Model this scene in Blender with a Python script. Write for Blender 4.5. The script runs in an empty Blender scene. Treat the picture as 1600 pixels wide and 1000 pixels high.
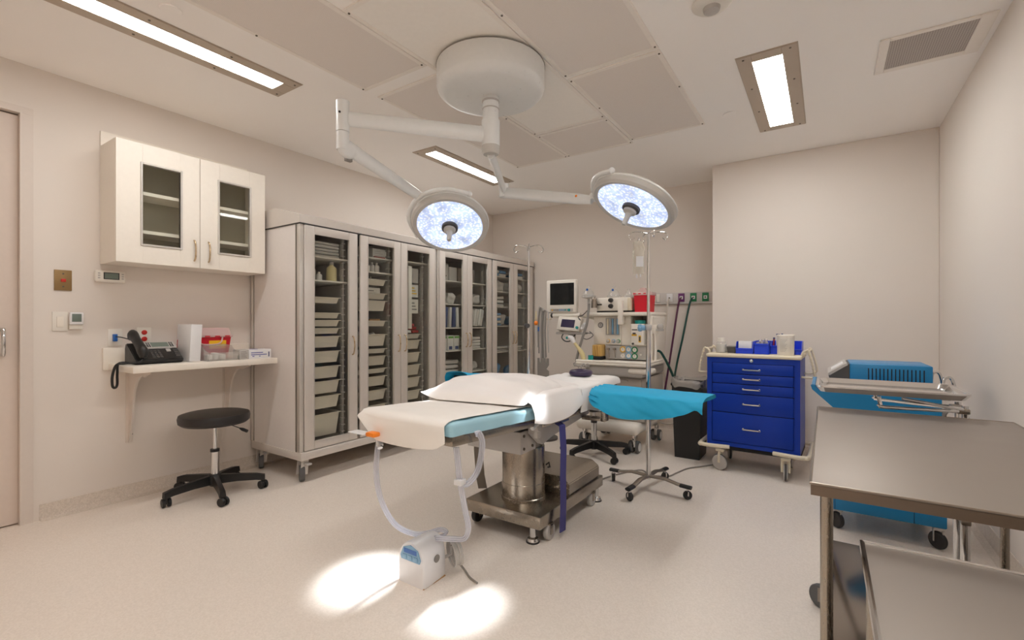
import bpy, bmesh, math, random
from mathutils import Vector, Matrix, noise
random.seed(7)
PI = math.pi
C = bpy.context.scene.collection
R = math.radians

# ------------------------------------------------------------------ materials
def lin(h):
    h = h.lstrip('#')
    out = []
    for i in (0, 2, 4):
        c = int(h[i:i+2], 16) / 255
        out.append(c/12.92 if c <= .04045 else ((c+.055)/1.055)**2.4)
    return (*out, 1)

def setp(b, name, val):
    if name in b.inputs:
        b.inputs[name].default_value = val

def mat(name, hexc, rough=.5, metal=0., spec=.5, var=.03, scale=40., bump=0., coat=0., trans=0., alpha=1., brushed=None):
    """Principled surface; a noise texture gently varies colour and roughness."""
    m = bpy.data.materials.new(name); m.use_nodes = True
    nt = m.node_tree; b = nt.nodes['Principled BSDF']
    setp(b, 'Base Color', lin(hexc)); setp(b, 'Roughness', rough); setp(b, 'Metallic', metal)
    setp(b, 'Specular IOR Level', spec); setp(b, 'Coat Weight', coat); setp(b, 'Coat Roughness', .1)
    setp(b, 'Transmission Weight', trans); setp(b, 'Alpha', alpha)
    tc = nt.nodes.new('ShaderNodeTexCoord')
    n = nt.nodes.new('ShaderNodeTexNoise'); n.inputs['Scale'].default_value = scale; n.inputs['Detail'].default_value = 3
    if brushed:
        mp = nt.nodes.new('ShaderNodeMapping'); mp.inputs['Scale'].default_value = brushed
        nt.links.new(tc.outputs['Object'], mp.inputs['Vector']); nt.links.new(mp.outputs['Vector'], n.inputs['Vector'])
    else:
        nt.links.new(tc.outputs['Object'], n.inputs['Vector'])
    c = lin(hexc)
    mx = nt.nodes.new('ShaderNodeMix'); mx.data_type = 'RGBA'
    mx.inputs[6].default_value = tuple(x*(1-var) for x in c[:3]) + (1,)
    mx.inputs[7].default_value = tuple(min(1, x*(1+var)) for x in c[:3]) + (1,)
    nt.links.new(n.outputs['Fac'], mx.inputs[0]); nt.links.new(mx.outputs[2], b.inputs['Base Color'])
    mr = nt.nodes.new('ShaderNodeMapRange')
    mr.inputs['To Min'].default_value = max(.02, rough-.06); mr.inputs['To Max'].default_value = min(1, rough+.06)
    nt.links.new(n.outputs['Fac'], mr.inputs['Value']); nt.links.new(mr.outputs['Result'], b.inputs['Roughness'])
    if bump:
        bp = nt.nodes.new('ShaderNodeBump'); bp.inputs['Strength'].default_value = bump; bp.inputs['Distance'].default_value = .004
        nt.links.new(n.outputs['Fac'], bp.inputs['Height']); nt.links.new(bp.outputs['Normal'], b.inputs['Normal'])
    return m

def glassy(name, tint='#ffffff', refl=.12, rough=.03, body=0., bodycol='#ffffff'):
    """Thin clear sheet: see-through, with a Fresnel reflection and (body) a little milkiness."""
    m = bpy.data.materials.new(name); m.use_nodes = True
    nt = m.node_tree; nt.nodes.clear()
    out = nt.nodes.new('ShaderNodeOutputMaterial')
    tr = nt.nodes.new('ShaderNodeBsdfTransparent'); tr.inputs[0].default_value = lin(tint)
    gl = nt.nodes.new('ShaderNodeBsdfGlossy'); gl.inputs['Roughness'].default_value = rough
    lw = nt.nodes.new('ShaderNodeLayerWeight'); lw.inputs['Blend'].default_value = .5
    pw = nt.nodes.new('ShaderNodeMath'); pw.operation = 'POWER'; pw.inputs[1].default_value = 4
    ma = nt.nodes.new('ShaderNodeMath'); ma.operation = 'MULTIPLY_ADD'; ma.inputs[1].default_value = .45; ma.inputs[2].default_value = refl*.12
    nt.links.new(lw.outputs['Facing'], pw.inputs[0]); nt.links.new(pw.outputs[0], ma.inputs[0])
    mx = nt.nodes.new('ShaderNodeMixShader')
    base = tr
    if body:
        df = nt.nodes.new('ShaderNodeBsdfDiffuse'); df.inputs[0].default_value = lin(bodycol)
        m2 = nt.nodes.new('ShaderNodeMixShader'); m2.inputs[0].default_value = body
        nt.links.new(tr.outputs[0], m2.inputs[1]); nt.links.new(df.outputs[0], m2.inputs[2]); base = m2
    nt.links.new(ma.outputs[0], mx.inputs[0]); nt.links.new(base.outputs[0], mx.inputs[1]); nt.links.new(gl.outputs[0], mx.inputs[2])
    nt.links.new(mx.outputs[0], out.inputs[0])
    return m

def emit(name, hexc, strength):
    m = bpy.data.materials.new(name); m.use_nodes = True
    b = m.node_tree.nodes['Principled BSDF']
    setp(b, 'Base Color', (0, 0, 0, 1)); setp(b, 'Emission Color', lin(hexc)); setp(b, 'Emission Strength', strength)
    return m

def speckle(name, c1, c2, scale, rough, amount=.5, bump=0.):
    m = mat(name, c1, rough, var=.03, scale=2.5)
    nt = m.node_tree; b = nt.nodes['Principled BSDF']
    tc = nt.nodes.new('ShaderNodeTexCoord')
    v = nt.nodes.new('ShaderNodeTexVoronoi'); v.inputs['Scale'].default_value = scale
    nt.links.new(tc.outputs['Object'], v.inputs['Vector'])
    rp = nt.nodes.new('ShaderNodeValToRGB'); rp.color_ramp.elements[0].position = .0; rp.color_ramp.elements[1].position = 1
    sep = nt.nodes.new('ShaderNodeSeparateColor'); nt.links.new(v.outputs['Color'], sep.inputs[0])
    nt.links.new(sep.outputs[0], rp.inputs[0])
    rp.color_ramp.elements[0].color = lin(c1); rp.color_ramp.elements[1].color = lin(c2)
    n = nt.nodes.new('ShaderNodeTexNoise'); n.inputs['Scale'].default_value = 1.2
    nt.links.new(tc.outputs['Object'], n.inputs['Vector'])
    mx = nt.nodes.new('ShaderNodeMix'); mx.data_type = 'RGBA'; mx.inputs[0].default_value = amount
    mx.inputs[6].default_value = lin(c1); nt.links.new(rp.outputs[0], mx.inputs[7])
    nt.links.new(mx.outputs[2], b.inputs['Base Color'])
    return m

def perforated(name, c1, c2, scale):
    """Metal sheet with a fine grid of round holes."""
    m = mat(name, c1, .5)
    nt = m.node_tree; b = nt.nodes['Principled BSDF']
    tc = nt.nodes.new('ShaderNodeTexCoord')
    v = nt.nodes.new('ShaderNodeTexVoronoi'); v.inputs['Scale'].default_value = scale; v.inputs['Randomness'].default_value = 0
    v.voronoi_dimensions = '2D'
    nt.links.new(tc.outputs['Object'], v.inputs['Vector'])
    lt = nt.nodes.new('ShaderNodeMath'); lt.operation = 'LESS_THAN'; lt.inputs[1].default_value = .33
    nt.links.new(v.outputs['Distance'], lt.inputs[0])
    mx = nt.nodes.new('ShaderNodeMix'); mx.data_type = 'RGBA'
    mx.inputs[6].default_value = lin(c1); mx.inputs[7].default_value = lin(c2)
    nt.links.new(lt.outputs[0], mx.inputs[0]); nt.links.new(mx.outputs[2], b.inputs['Base Color'])
    return m

# ------------------------------------------------------------------ mesh builder
class B:
    def __init__(s):
        s.bm = bmesh.new()
    def box(s, x0, x1, y0, y1, z0, z1, bev=0., seg=2, M=None):
        m = Matrix.Translation(((x0+x1)/2, (y0+y1)/2, (z0+z1)/2)) @ Matrix.Diagonal((abs(x1-x0), abs(y1-y0), abs(z1-z0), 1))
        r = bmesh.ops.create_cube(s.bm, size=1, matrix=m)
        vs = r['verts']
        if bev:
            bev = min(bev, .49*min(abs(x1-x0), abs(y1-y0), abs(z1-z0)))
            es = list({e for v in vs for e in v.link_edges})
            rr = bmesh.ops.bevel(s.bm, geom=es, offset=bev, segments=seg, affect='EDGES', profile=.5, clamp_overlap=True)
            vs = list({v for f in rr['faces'] for v in f.verts} | {v for v in vs if v.is_valid})
        if M: bmesh.ops.transform(s.bm, matrix=M, verts=[v for v in vs if v.is_valid])
        return s
    def lathe(s, prof, c=(0, 0, 0), axis=(0, 0, 1), seg=32, cap=True):
        """prof: list of (radius, height) revolved round axis through c."""
        q = Vector(axis).normalized().to_track_quat('Z', 'Y').to_matrix().to_4x4()
        M = Matrix.Translation(c) @ q
        rings = []
        for r, h in prof:
            if r < 1e-6:
                rings.append([s.bm.verts.new(M @ Vector((0, 0, h)))])
            else:
                rings.append([s.bm.verts.new(M @ Vector((r*math.cos(2*PI*i/seg), r*math.sin(2*PI*i/seg), h))) for i in range(seg)])
        for a, b in zip(rings, rings[1:]):
            for i in range(seg):
                j = (i+1) % seg
                if len(a) == 1 and len(b) == 1: continue
                if len(a) == 1: s.bm.faces.new((a[0], b[j], b[i]))
                elif len(b) == 1: s.bm.faces.new((a[i], a[j], b[0]))
                else: s.bm.faces.new((a[i], a[j], b[j], b[i]))
        if cap:
            if len(rings[0]) > 1: s.bm.faces.new(rings[0][::-1])
            if len(rings[-1]) > 1: s.bm.faces.new(rings[-1])
        return s
    def cyl(s, p0, p1, r, r2=None, seg=20):
        d = Vector(p1)-Vector(p0)
        return s.lathe([(r, 0), (r if r2 is None else r2, d.length)], p0, d, seg)
    def tube(s, pts, r, seg=10, closed=False, flat=1., smooth=0, up=None):
        """Sweep a circle (or ellipse: flat) along a path; smooth adds Catmull-Rom steps."""
        P = [Vector(p) for p in pts]
        rr = r if isinstance(r, (list, tuple)) else [r]*len(P)
        if smooth:
            Q, RR = [], []
            n = len(P)
            last = n if closed else n-1
            for i in range(last):
                g = (lambda k: P[k % n]) if closed else (lambda k: P[max(0, min(n-1, k))])
                p0, p1, p2, p3 = g(i-1), g(i), g(i+1), g(i+2)
                for k in range(smooth):
                    t = k/smooth
                    Q.append(.5*((2*p1)+(-p0+p2)*t+(2*p0-5*p1+4*p2-p3)*t*t+(-p0+3*p1-3*p2+p3)*t**3))
                    RR.append(rr[i]*(1-t)+rr[(i+1) % n]*t)
            if not closed: Q.append(P[-1]); RR.append(rr[-1])
            P, rr = Q, RR
        n = len(P); rings = []
        ref = Vector(up) if up else None
        prev = None
        for i, p in enumerate(P):
            a = P[(i-1) % n] if closed or i else P[i]
            b = P[(i+1) % n] if closed or i < n-1 else P[i]
            t = (b-a).normalized()
            if prev is None:
                u = ref if ref else (Vector((0, 0, 1)) if abs(t.z) < .9 else Vector((1, 0, 0)))
            else: u = ref if ref else prev
            u = (u - t*u.dot(t))
            if u.length < 1e-6: u = t.orthogonal()
            u.normalize(); prev = u
            w = t.cross(u)
            rings.append([s.bm.verts.new(p + (u*math.cos(2*PI*k/seg)*flat + w*math.sin(2*PI*k/seg))*rr[i]) for k in range(seg)])
        pairs = list(zip(rings, rings[1:]))
        if closed: pairs.append((rings[-1], rings[0]))
        for a, b in pairs:
            for k in range(seg):
                j = (k+1) % seg
                s.bm.faces.new((a[k], a[j], b[j], b[k]))
        if not closed:
            s.bm.faces.new(rings[0][::-1]); s.bm.faces.new(rings[-1])
        return s
    def prism(s, poly, a0, a1, axis='y'):
        """Extrude a 2-D outline. axis y: poly is (x,z); axis x: (y,z); axis z: (x,y)."""
        def P(p, a):
            return {'y': (p[0], a, p[1]), 'x': (a, p[0], p[1]), 'z': (p[0], p[1], a)}[axis]
        A = [s.bm.verts.new(P(p, a0)) for p in poly]; Bv = [s.bm.verts.new(P(p, a1)) for p in poly]
        s.bm.faces.new(A); s.bm.faces.new(Bv[::-1])
        n = len(poly)
        for i in range(n):
            j = (i+1) % n
            s.bm.faces.new((A[i], Bv[i], Bv[j], A[j]))
        return s
    def grid(s, fn, nu, nv, thick=0.):
        """Surface fn(u,v) -> point on a grid; thick gives it a back side."""
        V = [[s.bm.verts.new(fn(i/nu, j/nv)) for j in range(nv+1)] for i in range(nu+1)]
        fs = [s.bm.faces.new((V[i][j], V[i+1][j], V[i+1][j+1], V[i][j+1])) for i in range(nu) for j in range(nv)]
        if thick:
            s.bm.normal_update()
            r = bmesh.ops.solidify(s.bm, geom=fs, thickness=thick)
        return s
    def ell(s, c, r, useg=20, vseg=12, M=None):
        m = Matrix.Translation(c) @ (M or Matrix()) @ Matrix.Diagonal((*r, 1))
        bmesh.ops.create_uvsphere(s.bm, u_segments=useg, v_segments=vseg, radius=1, matrix=m)
        return s
    def torus(s, c, R_, r, axis=(0, 0, 1), seg=32, ts=10, flat=1.):
        q = Vector(axis).normalized().to_track_quat('Z', 'Y').to_matrix()
        pts = [Vector(c)+q @ Vector((R_*math.cos(2*PI*i/seg), R_*math.sin(2*PI*i/seg), 0)) for i in range(seg)]
        return s.tube(pts, r, ts, closed=True, flat=flat, up=q @ Vector((0, 0, 1)))
    def xf(s, M):
        bmesh.ops.transform(s.bm, matrix=M, verts=s.bm.verts[:]); return s
    def jit(s, amp, freq, seed=0):
        for v in s.bm.verts:
            p = v.co*freq + Vector((seed*7.3, seed*3.1, seed))
            v.co += Vector((noise.noise(p), noise.noise(p+Vector((31, 0, 0))), noise.noise(p+Vector((0, 57, 0)))))*amp
        return s

def frustum(b, x0, x1, y0, y1, z0, z1, tx, ty, wall=.003, open_top=True):
    """Tapered tub: bottom smaller by tx,ty each side; a thin open shell with a rim."""
    bm = b.bm
    def ring(i, z, ins):
        k = (z-z0)/(z1-z0); ax = tx*(1-k)+ins; ay = ty*(1-k)+ins
        return [bm.verts.new(p) for p in ((x0+ax, y0+ay, z), (x1-ax, y0+ay, z), (x1-ax, y1-ay, z), (x0+ax, y1-ay, z))]
    A = ring(0, z0, 0); T = ring(0, z1, 0)
    bm.faces.new(A[::-1])
    for i in range(4):
        j = (i+1) % 4; bm.faces.new((A[i], A[j], T[j], T[i]))
    if open_top:
        Ti = ring(0, z1, wall); Ai = ring(0, z0+wall, wall)
        for i in range(4):
            j = (i+1) % 4
            bm.faces.new((T[i], T[j], Ti[j], Ti[i])); bm.faces.new((Ti[i], Ti[j], Ai[j], Ai[i]))
        bm.faces.new(Ai)
    else:
        bm.faces.new(T)
    return b

# ------------------------------------------------------------------ things and parts
INV = {}
def thing(name, label, cat, loc=(0, 0, 0), rz=0., group=None):
    o = bpy.data.objects.new(name, None); C.objects.link(o)
    o.empty_display_size = .05
    o.location = loc; o.rotation_euler = (0, 0, rz)
    o['label'] = label; o['category'] = cat
    if group: o['group'] = group
    INV[o.name] = (Matrix.Translation(loc) @ Matrix.Rotation(rz, 4, 'Z')).inverted()
    return o
def root_of(o):
    while o.parent: o = o.parent
    return o
def finish(name, b, m, ang=35):
    bm = b.bm
    bmesh.ops.recalc_face_normals(bm, faces=bm.faces[:])
    bm.normal_update()
    lim = R(ang)
    for f in bm.faces: f.smooth = True
    for e in bm.edges:
        if len(e.link_faces) == 2:
            e.smooth = e.calc_face_angle(0) < lim
        else: e.smooth = False
    me = bpy.data.meshes.new(name); bm.to_mesh(me); bm.free()
    for mm in (m if isinstance(m, (list, tuple)) else [m]): me.materials.append(mm)
    o = bpy.data.objects.new(name, me); C.objects.link(o)
    return o
def part(name, b, m, parent, w=False, label=None, ang=35):
    """One mesh under its thing (or part). w: the builder holds room coordinates."""
    if w: b.xf(INV[root_of(parent).name])
    o = finish(name, b, m, ang); o.parent = parent
    if label: o['label'] = label
    return o
def single(name, b, m, label, cat, group=None, ang=35, loc=None):
    """A thing that is one mesh; its origin moves to its base centre."""
    vs = [v.co for v in b.bm.verts]
    lo = Vector([min(v[i] for v in vs) for i in range(3)]); hi = Vector([max(v[i] for v in vs) for i in range(3)])
    c = Vector(((lo.x+hi.x)/2, (lo.y+hi.y)/2, lo.z))
    b.xf(Matrix.Translation(-c))
    o = finish(name, b, m, ang); o.location = c
    o['label'] = label; o['category'] = cat
    if group: o['group'] = group
    INV[o.name] = Matrix.Translation(c).inverted()
    return o
def struct(name, b, m, parent=None, ang=35):
    o = finish(name, b, m, ang)
    if parent: o.parent = parent
    else: o['kind'] = 'structure'
    INV[o.name] = Matrix()
    return o
def dup(root, loc, rz=None, label=None, group=None):
    r = root.copy(); C.objects.link(r); r.location = loc
    if rz is not None: r.rotation_euler = (0, 0, rz)
    if label: r['label'] = label
    if group: r['group'] = group
    for ch in list(root.children):
        c = ch.copy(); C.objects.link(c); c.parent = r
        for g in list(ch.children):
            d = g.copy(); C.objects.link(d); d.parent = c
    return r

# ------------------------------------------------------------------ palette
M = dict(
    wall=mat('wall_paint', '#e2dad2', .75, var=.015, scale=3), wall2=mat('wall_paint_warm', '#d3c6ba', .75, var=.015, scale=3),
    ceil=mat('ceiling_paint', '#faf7f4', .8, var=.01, scale=4),
    floor=speckle('vinyl_floor', '#eee4da', '#dacfc3', 160, .34, .5),
    base=speckle('vinyl_cove', '#ddd2c6', '#c0b4a7', 160, .4, .6),
    door=mat('door_laminate', '#d8cabf', .5), jamb=mat('jamb_paint', '#d9cfc6', .5),
    dark=mat('dark_gap', '#1c1917', .8),
    steel=mat('brushed_steel', '#a79f94', .26, 1., brushed=(2, 60, 2), var=.06), chrome=mat('chrome', '#d8d8d8', .12, 1.),
    satin=mat('satin_steel', '#a39a90', .36, 1.), sheetsteel=mat('table_sheet_steel', '#968d85', .5, .6, var=.01, scale=3), apron=mat('apron_steel_dimmed', '#83766a', .3, 1., var=.02, scale=3), mirror=mat('shelf_steel', '#8d857d', .16, 1., var=.02, scale=3),
    alu=mat('anodised_aluminium', '#d9d2cb', .42, .25), aluedge=mat('polished_aluminium', '#d6d1ca', .36, .55), alud=mat('shaded_extrusion', '#938c84', .4, .6),
    cabside=mat('cabinet_side_panel', '#e2dcd8', .35, .05),
    brass=mat('champagne_metal', '#c9b292', .28, .9),
    white=mat('white_plastic', '#e6e1d8', .35), white2=mat('cool_white_plastic', '#e4e4e6', .3), lam=mat('white_laminate', '#ece5da', .38),
    lampwhite=mat('lamp_enamel', '#dfe0df', .3), lampgrey=mat('lamp_rim_grey', '#bcb9b4', .38),
    ivory=mat('ivory_plastic', '#ddd2bb', .45), cream=mat('machine_cream', '#e9e3d9', .42), creamgrey=mat('machine_grey', '#b5aca2', .45),
    black=mat('black_plastic', '#1b1a1a', .42), blackv=mat('black_vinyl', '#262323', .4, bump=.15, scale=250), rubber=mat('dark_rubber', '#2c2a2a', .6),
    greyrub=mat('grey_rubber', '#5b5a5a', .55), grey=mat('grey_plastic', '#84807c', .5), dgrey=mat('charcoal_plastic', '#4a4746', .5), lgrey=mat('light_grey_plastic', '#b6b2ae', .45),
    bin=mat('grey_bin_plastic', '#d2c9bb', .4, var=.03), binrim=mat('bin_rim_plastic', '#d8d0c3', .4), cabin=mat('cabinet_inside', '#b3a99f', .6), lining=mat('grey_green_lining', '#b4b0a2', .6),
    shelf=mat('cabinet_shelf', '#dcd7d0', .4),
    blue=mat('royal_blue_enamel', '#0435a0', .4, spec=.3), bluebin=mat('blue_bin_plastic', '#1540d8', .35), cartblue=mat('teal_blue_panel', '#0777ad', .4), esublue=mat('generator_blue', '#0d7cb4', .35),
    drape=mat('turquoise_drape', '#16a4d2', .65, bump=.2, scale=30), paleblue=mat('pale_blue_sheet', '#9fc9d8', .7, bump=.3, scale=18), 
    sheet=mat('white_sheet', '#eceae8', .75, bump=.6, scale=16), paper=mat('crisp_paper', '#eeeae4', .7, bump=.35, scale=9), pillow=mat('pillow_cover', '#efebe8', .5, bump=.4, scale=9),
    purple=mat('purple_strap', '#3b3a78', .6), gel=mat('plum_gel', '#372b4a', .3), tan=mat('taupe_strap', '#8f867b', .6),
    red=mat('sharps_red', '#d0142c', .35), redp=mat('red_button', '#c22a22', .4), clearred=glassy('clear_red_lid', '#f8dcd9', .3, .1, .6, '#f2d6d2'), railgrey=mat('rail_grey', '#cbc6c2', .45),
    yellow=mat('warning_yellow', '#f0bf1c', .5), orange=mat('orange_plastic', '#f0851e', .5), teal=mat('teal_plastic', '#12908c', .4), green=mat('gas_green', '#107a4a', .45), gpurp=mat('gas_purple', '#6d3170', .45), gyellow=mat('gauge_yellow', '#d7a72c', .4), gblue=mat('gauge_blue', '#7da9c9', .4),
    amber=mat('absorber_amber', '#cfa862', .4), plate=mat('bronze_plate', '#94784f', .4, .4), navyplug=mat('blue_plug', '#1f5fae', .4),
    lcd=mat('grey_lcd', '#6d7a72', .3), screen=mat('dark_screen', '#17191b', .15), screenp=mat('purple_screen', '#3a3350', .2),
    frame=mat('light_frame_metal', '#b9ab9b', .45, .2), lens=emit('light_lens', '#fffdfa', 24.),
    glass=glassy('door_glass', '#fbfcfa', .2, .03), clear=glassy('clear_plastic', '#f6f7f7', .4, .08, .2, '#f2eeea'), tubec=glassy('clear_tubing', '#f2f4fa', .45, .1, .35, '#f3f4fb'), baggy=glassy('poly_bag', '#f4f2f0', .35, .15, .35, '#e2ddd8'),
    linerc=glassy('bin_liner', '#f0eeec', .45, .15, .35, '#d8d2cb'), saline=glassy('saline_bag', '#f2f0ea', .5, .1, .42, '#f0eadf'),
    perf=perforated('perforated_panel', '#eae3dd', '#dcd4cd', 170), vent=perforated('vent_grille', '#b9b1ab', '#8d8580', 90), panelframe=mat('panel_frame', '#f0eae3', .5), solid=mat('solid_panel', '#f3efe9', .6),
    screw=mat('screw_head', '#6b635a', .4, .8), print=mat('blue_print', '#5a5fa6', .6), navy=mat('navy_pack', '#3d4a78', .5), packblue=mat('gown_blue', '#5d8dba', .7), packgreen=mat('green_stripe', '#5d9a3e', .5), packwhite=mat('pack_white', '#d9d7d3', .6), packgrey=mat('pack_grey', '#c6c2be', .6), packred=mat('red_pack', '#a8322f', .5), brownbox=mat('tan_card', '#b58d5f', .7), bluefilm=mat('blue_film_sheet', '#5b95c9', .5),
    cord=mat('grey_cord', '#8d8780', .5), hosewhite=mat('white_hose', '#d5cdc2', .4), hosegreen=mat('green_hose', '#12463f', .4), hosepurp=mat('purple_hose', '#5f2a4c', .4), redbag=mat('dark_red_bag', '#6e2230', .5),
    beigeconn=mat('pale_yellow_tube', '#ddcf9c', .45),
)

# ------------------------------------------------------------------ the room
XL, XR, YB, YP, YF, ZC = -4.0, .75, 5.5, 4.97, -1.6, 2.76
struct('floor', B().box(XL-.12, XR+.12, YF-.12, YB+.12, -.1, 0), M['floor'])
struct('ceiling', B().box(XL-.12, XR+.12, YF-.12, YB+.12, ZC, ZC+.1), M['ceil'])
DY0, DY1, DZ = -.23, .727, 2.47        # doorway in the left wall
b = B().box(XL-.12, XL, DY1, YB+.12, 0, ZC).box(XL-.12, XL, DY0, DY1, DZ, ZC).box(XL-.12, XL, YF-.12, DY0, 0, ZC)
struct('wall_left', b, M['wall'])
struct('wall_right', B().box(XR, XR+.12, YF-.12, YB+.12, 0, ZC), M['wall'])
struct('wall_back', B().box(XL, XR, YB, YB+.12, 0, ZC), M['wall'])
struct('wall_pier', B().box(-.932, XR, YP, YB, 0, ZC, .004, 1), M['wall'])
struct('wall_front', B().box(XL, XR, YF-.12, YF, 0, ZC), M['wall'])
def cove(x0, y0, x1, y1, nx, ny):
    """Coved skirting strip along a wall; (nx,ny) points into the room."""
    b = B()
    prof = [(0, .096), (.004, .094), (.005, .03), (.012, .012), (.03, .003), (.045, .0005), (0, .0005)]
    A = [b.bm.verts.new((x0+nx*d, y0+ny*d, z)) for d, z in prof]; Z = [b.bm.verts.new((x1+nx*d, y1+ny*d, z)) for d, z in prof]
    b.bm.faces.new(A); b.bm.faces.new(Z[::-1])
    for i in range(len(prof)):
        j = (i+1) % len(prof); b.bm.faces.new((A[i], A[j], Z[j], Z[i]))
    return b
struct('baseboard_left', cove(XL, .79, XL, YB, 1, 0), M['base'])
struct('baseboard_back', cove(XL, YB, -.932, YB, 0, -1), M['base'])
struct('baseboard_pier', cove(-.932, YP, XR, YP, 0, -1), M['base'])
struct('baseboard_right', cove(XR, YF, XR, YP, -1, 0), M['base'])
d = struct('door_1', B().box(XL-.075, XL-.03, DY0+.02, DY1-.022, .008, DZ-.018, .002, 1), M['door'])
struct('door_handle', B().tube([(XL-.03, .635, 1.02), (XL+.02, .635, 1.02), (XL+.03, .635, 1.035), (XL+.03, .635, 1.155), (XL+.02, .635, 1.17), (XL-.03, .635, 1.17)], .009, 10), M['chrome'], d)
b = B()
for y0, y1 in ((DY1-.022, DY1+.035), (DY0-.035, DY0+.022)): b.box(XL-.118, XL+.012, y0, y1, 0, DZ-.0105)
b.box(XL-.118, XL+.012, DY0-.035, DY1+.035, DZ-.01, DZ+.03)
struct('trim_1', b, M['jamb'])
struct('trim_2', B().box(XL-.118, XL-.08, DY0+.022, DY1-.022, .001, DZ-.0105), M['dark'])

# ------------------------------------------------------------------ ceiling fittings
def ceiling_light(x0, x1, y0, y1, label):
    t = thing('ceiling_light', label, 'ceiling light', ((x0+x1)/2, (y0+y1)/2, ZC), 0, 'recessed ceiling lights')
    w, h = (x1-x0)/2, (y1-y0)/2
    bx, by = w-.078, h-.085
    b = B()
    for a in ((-w, -bx, -h, h), (bx, w, -h, h), (-bx, bx, -h, -by), (-bx, bx, by, h)):
        b.box(*a, -.008, -.0005, .002, 1)
    b.box(-w-.004, w+.004, -h-.004, h+.004, -.003, -.0004)
    f = part('frame', b, M['frame'], t)
    for sx in (-1, 1):
        for y in (-h+.03, -.2, .2, h-.03):
            part('screw', B().cyl((sx*(w-.035), y, -.011), (sx*(w-.035), y, -.008), .006, seg=10), M['screw'], f)
    part('lens', B().box(-bx, bx, -by, by, -.0065, -.004), M['lens'], t)
    return t
ceiling_light(-3.115, -2.835, .55, 1.79, 'long recessed ceiling light above the white wall cabinet')
ceiling_light(-3.125, -2.845, 3.06, 4.30, 'recessed ceiling light above the far tall glass cabinets')
ceiling_light(-.44, -.13, 3.03, 4.30, 'recessed ceiling light over the blue drawer cart side of the room')
ceiling_light(-.44, -.13, .45, 1.72, 'recessed ceiling light above the stainless steel tables')
ceiling_light(-.44, -.13, -1.25, .02, 'added fill light in the ceiling behind the camera, out of view')  # extra unseen fixture, added as frontal fill
def ceiling_panel(x0, x1, y0, y1, label, perf=True):
    t = thing('ceiling_diffuser' if perf else 'ceiling_access_panel', label, 'ceiling panel', ((x0+x1)/2, (y0+y1)/2, ZC), 0, 'air diffuser panels round the lamp mount' if perf else None)
    w, h, f = (x1-x0)/2, (y1-y0)/2, .028
    b = B()
    for a in ((-w, -w+f, -h, h), (w-f, w, -h, h), (-w+f, w-f, -h, -h+f), (-w+f, w-f, h-f, h)): b.box(*a, -.009, -.0005, .002, 1)
    fr = part('frame', b, M['panelframe'], t)
    part('perforated_sheet' if perf else 'sheet', B().box(-w+f, w-f, -h+f, h-f, -.006, -.001), M['perf'] if perf else M['solid'], t)
    for sx in (-1, 1):
        for y in ((-h+.03, -.12, h-.03) if h > .35 else (-h+.03, h-.03)):
            part('screw', B().cyl((sx*(w-.014), y, -.0125), (sx*(w-.014), y, -.009), .006, seg=8), M['screw'], fr)
ceiling_panel(-2.555, -1.995, .85, 2.07, 'perforated ceiling diffuser panel nearest the long light over the wall cabinet')
ceiling_panel(-2.555, -1.995, 2.17, 3.94, 'long perforated ceiling diffuser beside the lamp mount towards the tall cabinets')
ceiling_panel(-1.99, -1.375, 1.47, 3.33, 'smooth ceiling panel that carries the round white lamp mount', False)
ceiling_panel(-1.99, -1.375, 3.35, 3.94, 'small perforated ceiling diffuser beyond the round lamp mount')
ceiling_panel(-1.365, -.78, 1.45, 2.66, 'perforated ceiling diffuser between the lamp mount and the round ceiling sensor')
ceiling_panel(-1.365, -.78, 2.68, 3.88, 'perforated ceiling diffuser next to the right-hand recessed light')
t = thing('ceiling_vent', 'square return air vent with grey grille on the ceiling by the right wall', 'vent', (.485, 3.48, ZC))
b = B()
for a in ((-.235, -.19, -.21, .21), (.17, .235, -.21, .21), (-.19, .17, -.21, -.185), (-.19, .17, .165, .21)): b.box(*a, -.012, -.0005, .003, 1)
part('frame', b, M['panelframe'], t); part('grille', B().box(-.19, .17, -.185, .165, -.007, -.001), M['vent'], t)
t = thing('ceiling_sensor', 'round white ceiling sensor with a clear centre near the top edge', 'sensor', (-.459, 2.43, ZC))
part('base', B().lathe([(.09, -.0005), (.09, -.012), (.075, -.024), (.04, -.028)], seg=32), M['white'], t)
part('lens', B().lathe([(.04, -.028), (.036, -.045), (.02, -.052), (0, -.053)], seg=24), M['lgrey'], t)
for x, y, l in ((-2.696, 1.0, 'beside the long light'), (-.593, 3.805, 'beside the short right-hand light'), (-2.78, 3.80, 'beside the far light behind the lamp arm')):
    single('sprinkler_cover', B().lathe([(.048, 0), (.048, -.004), (.044, -.007), (0, -.008)], (x, y, ZC-.0005), seg=28), M['ceil'], 'flat round sprinkler cover on the ceiling '+l, 'sprinkler cover', 'sprinkler covers')

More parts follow.
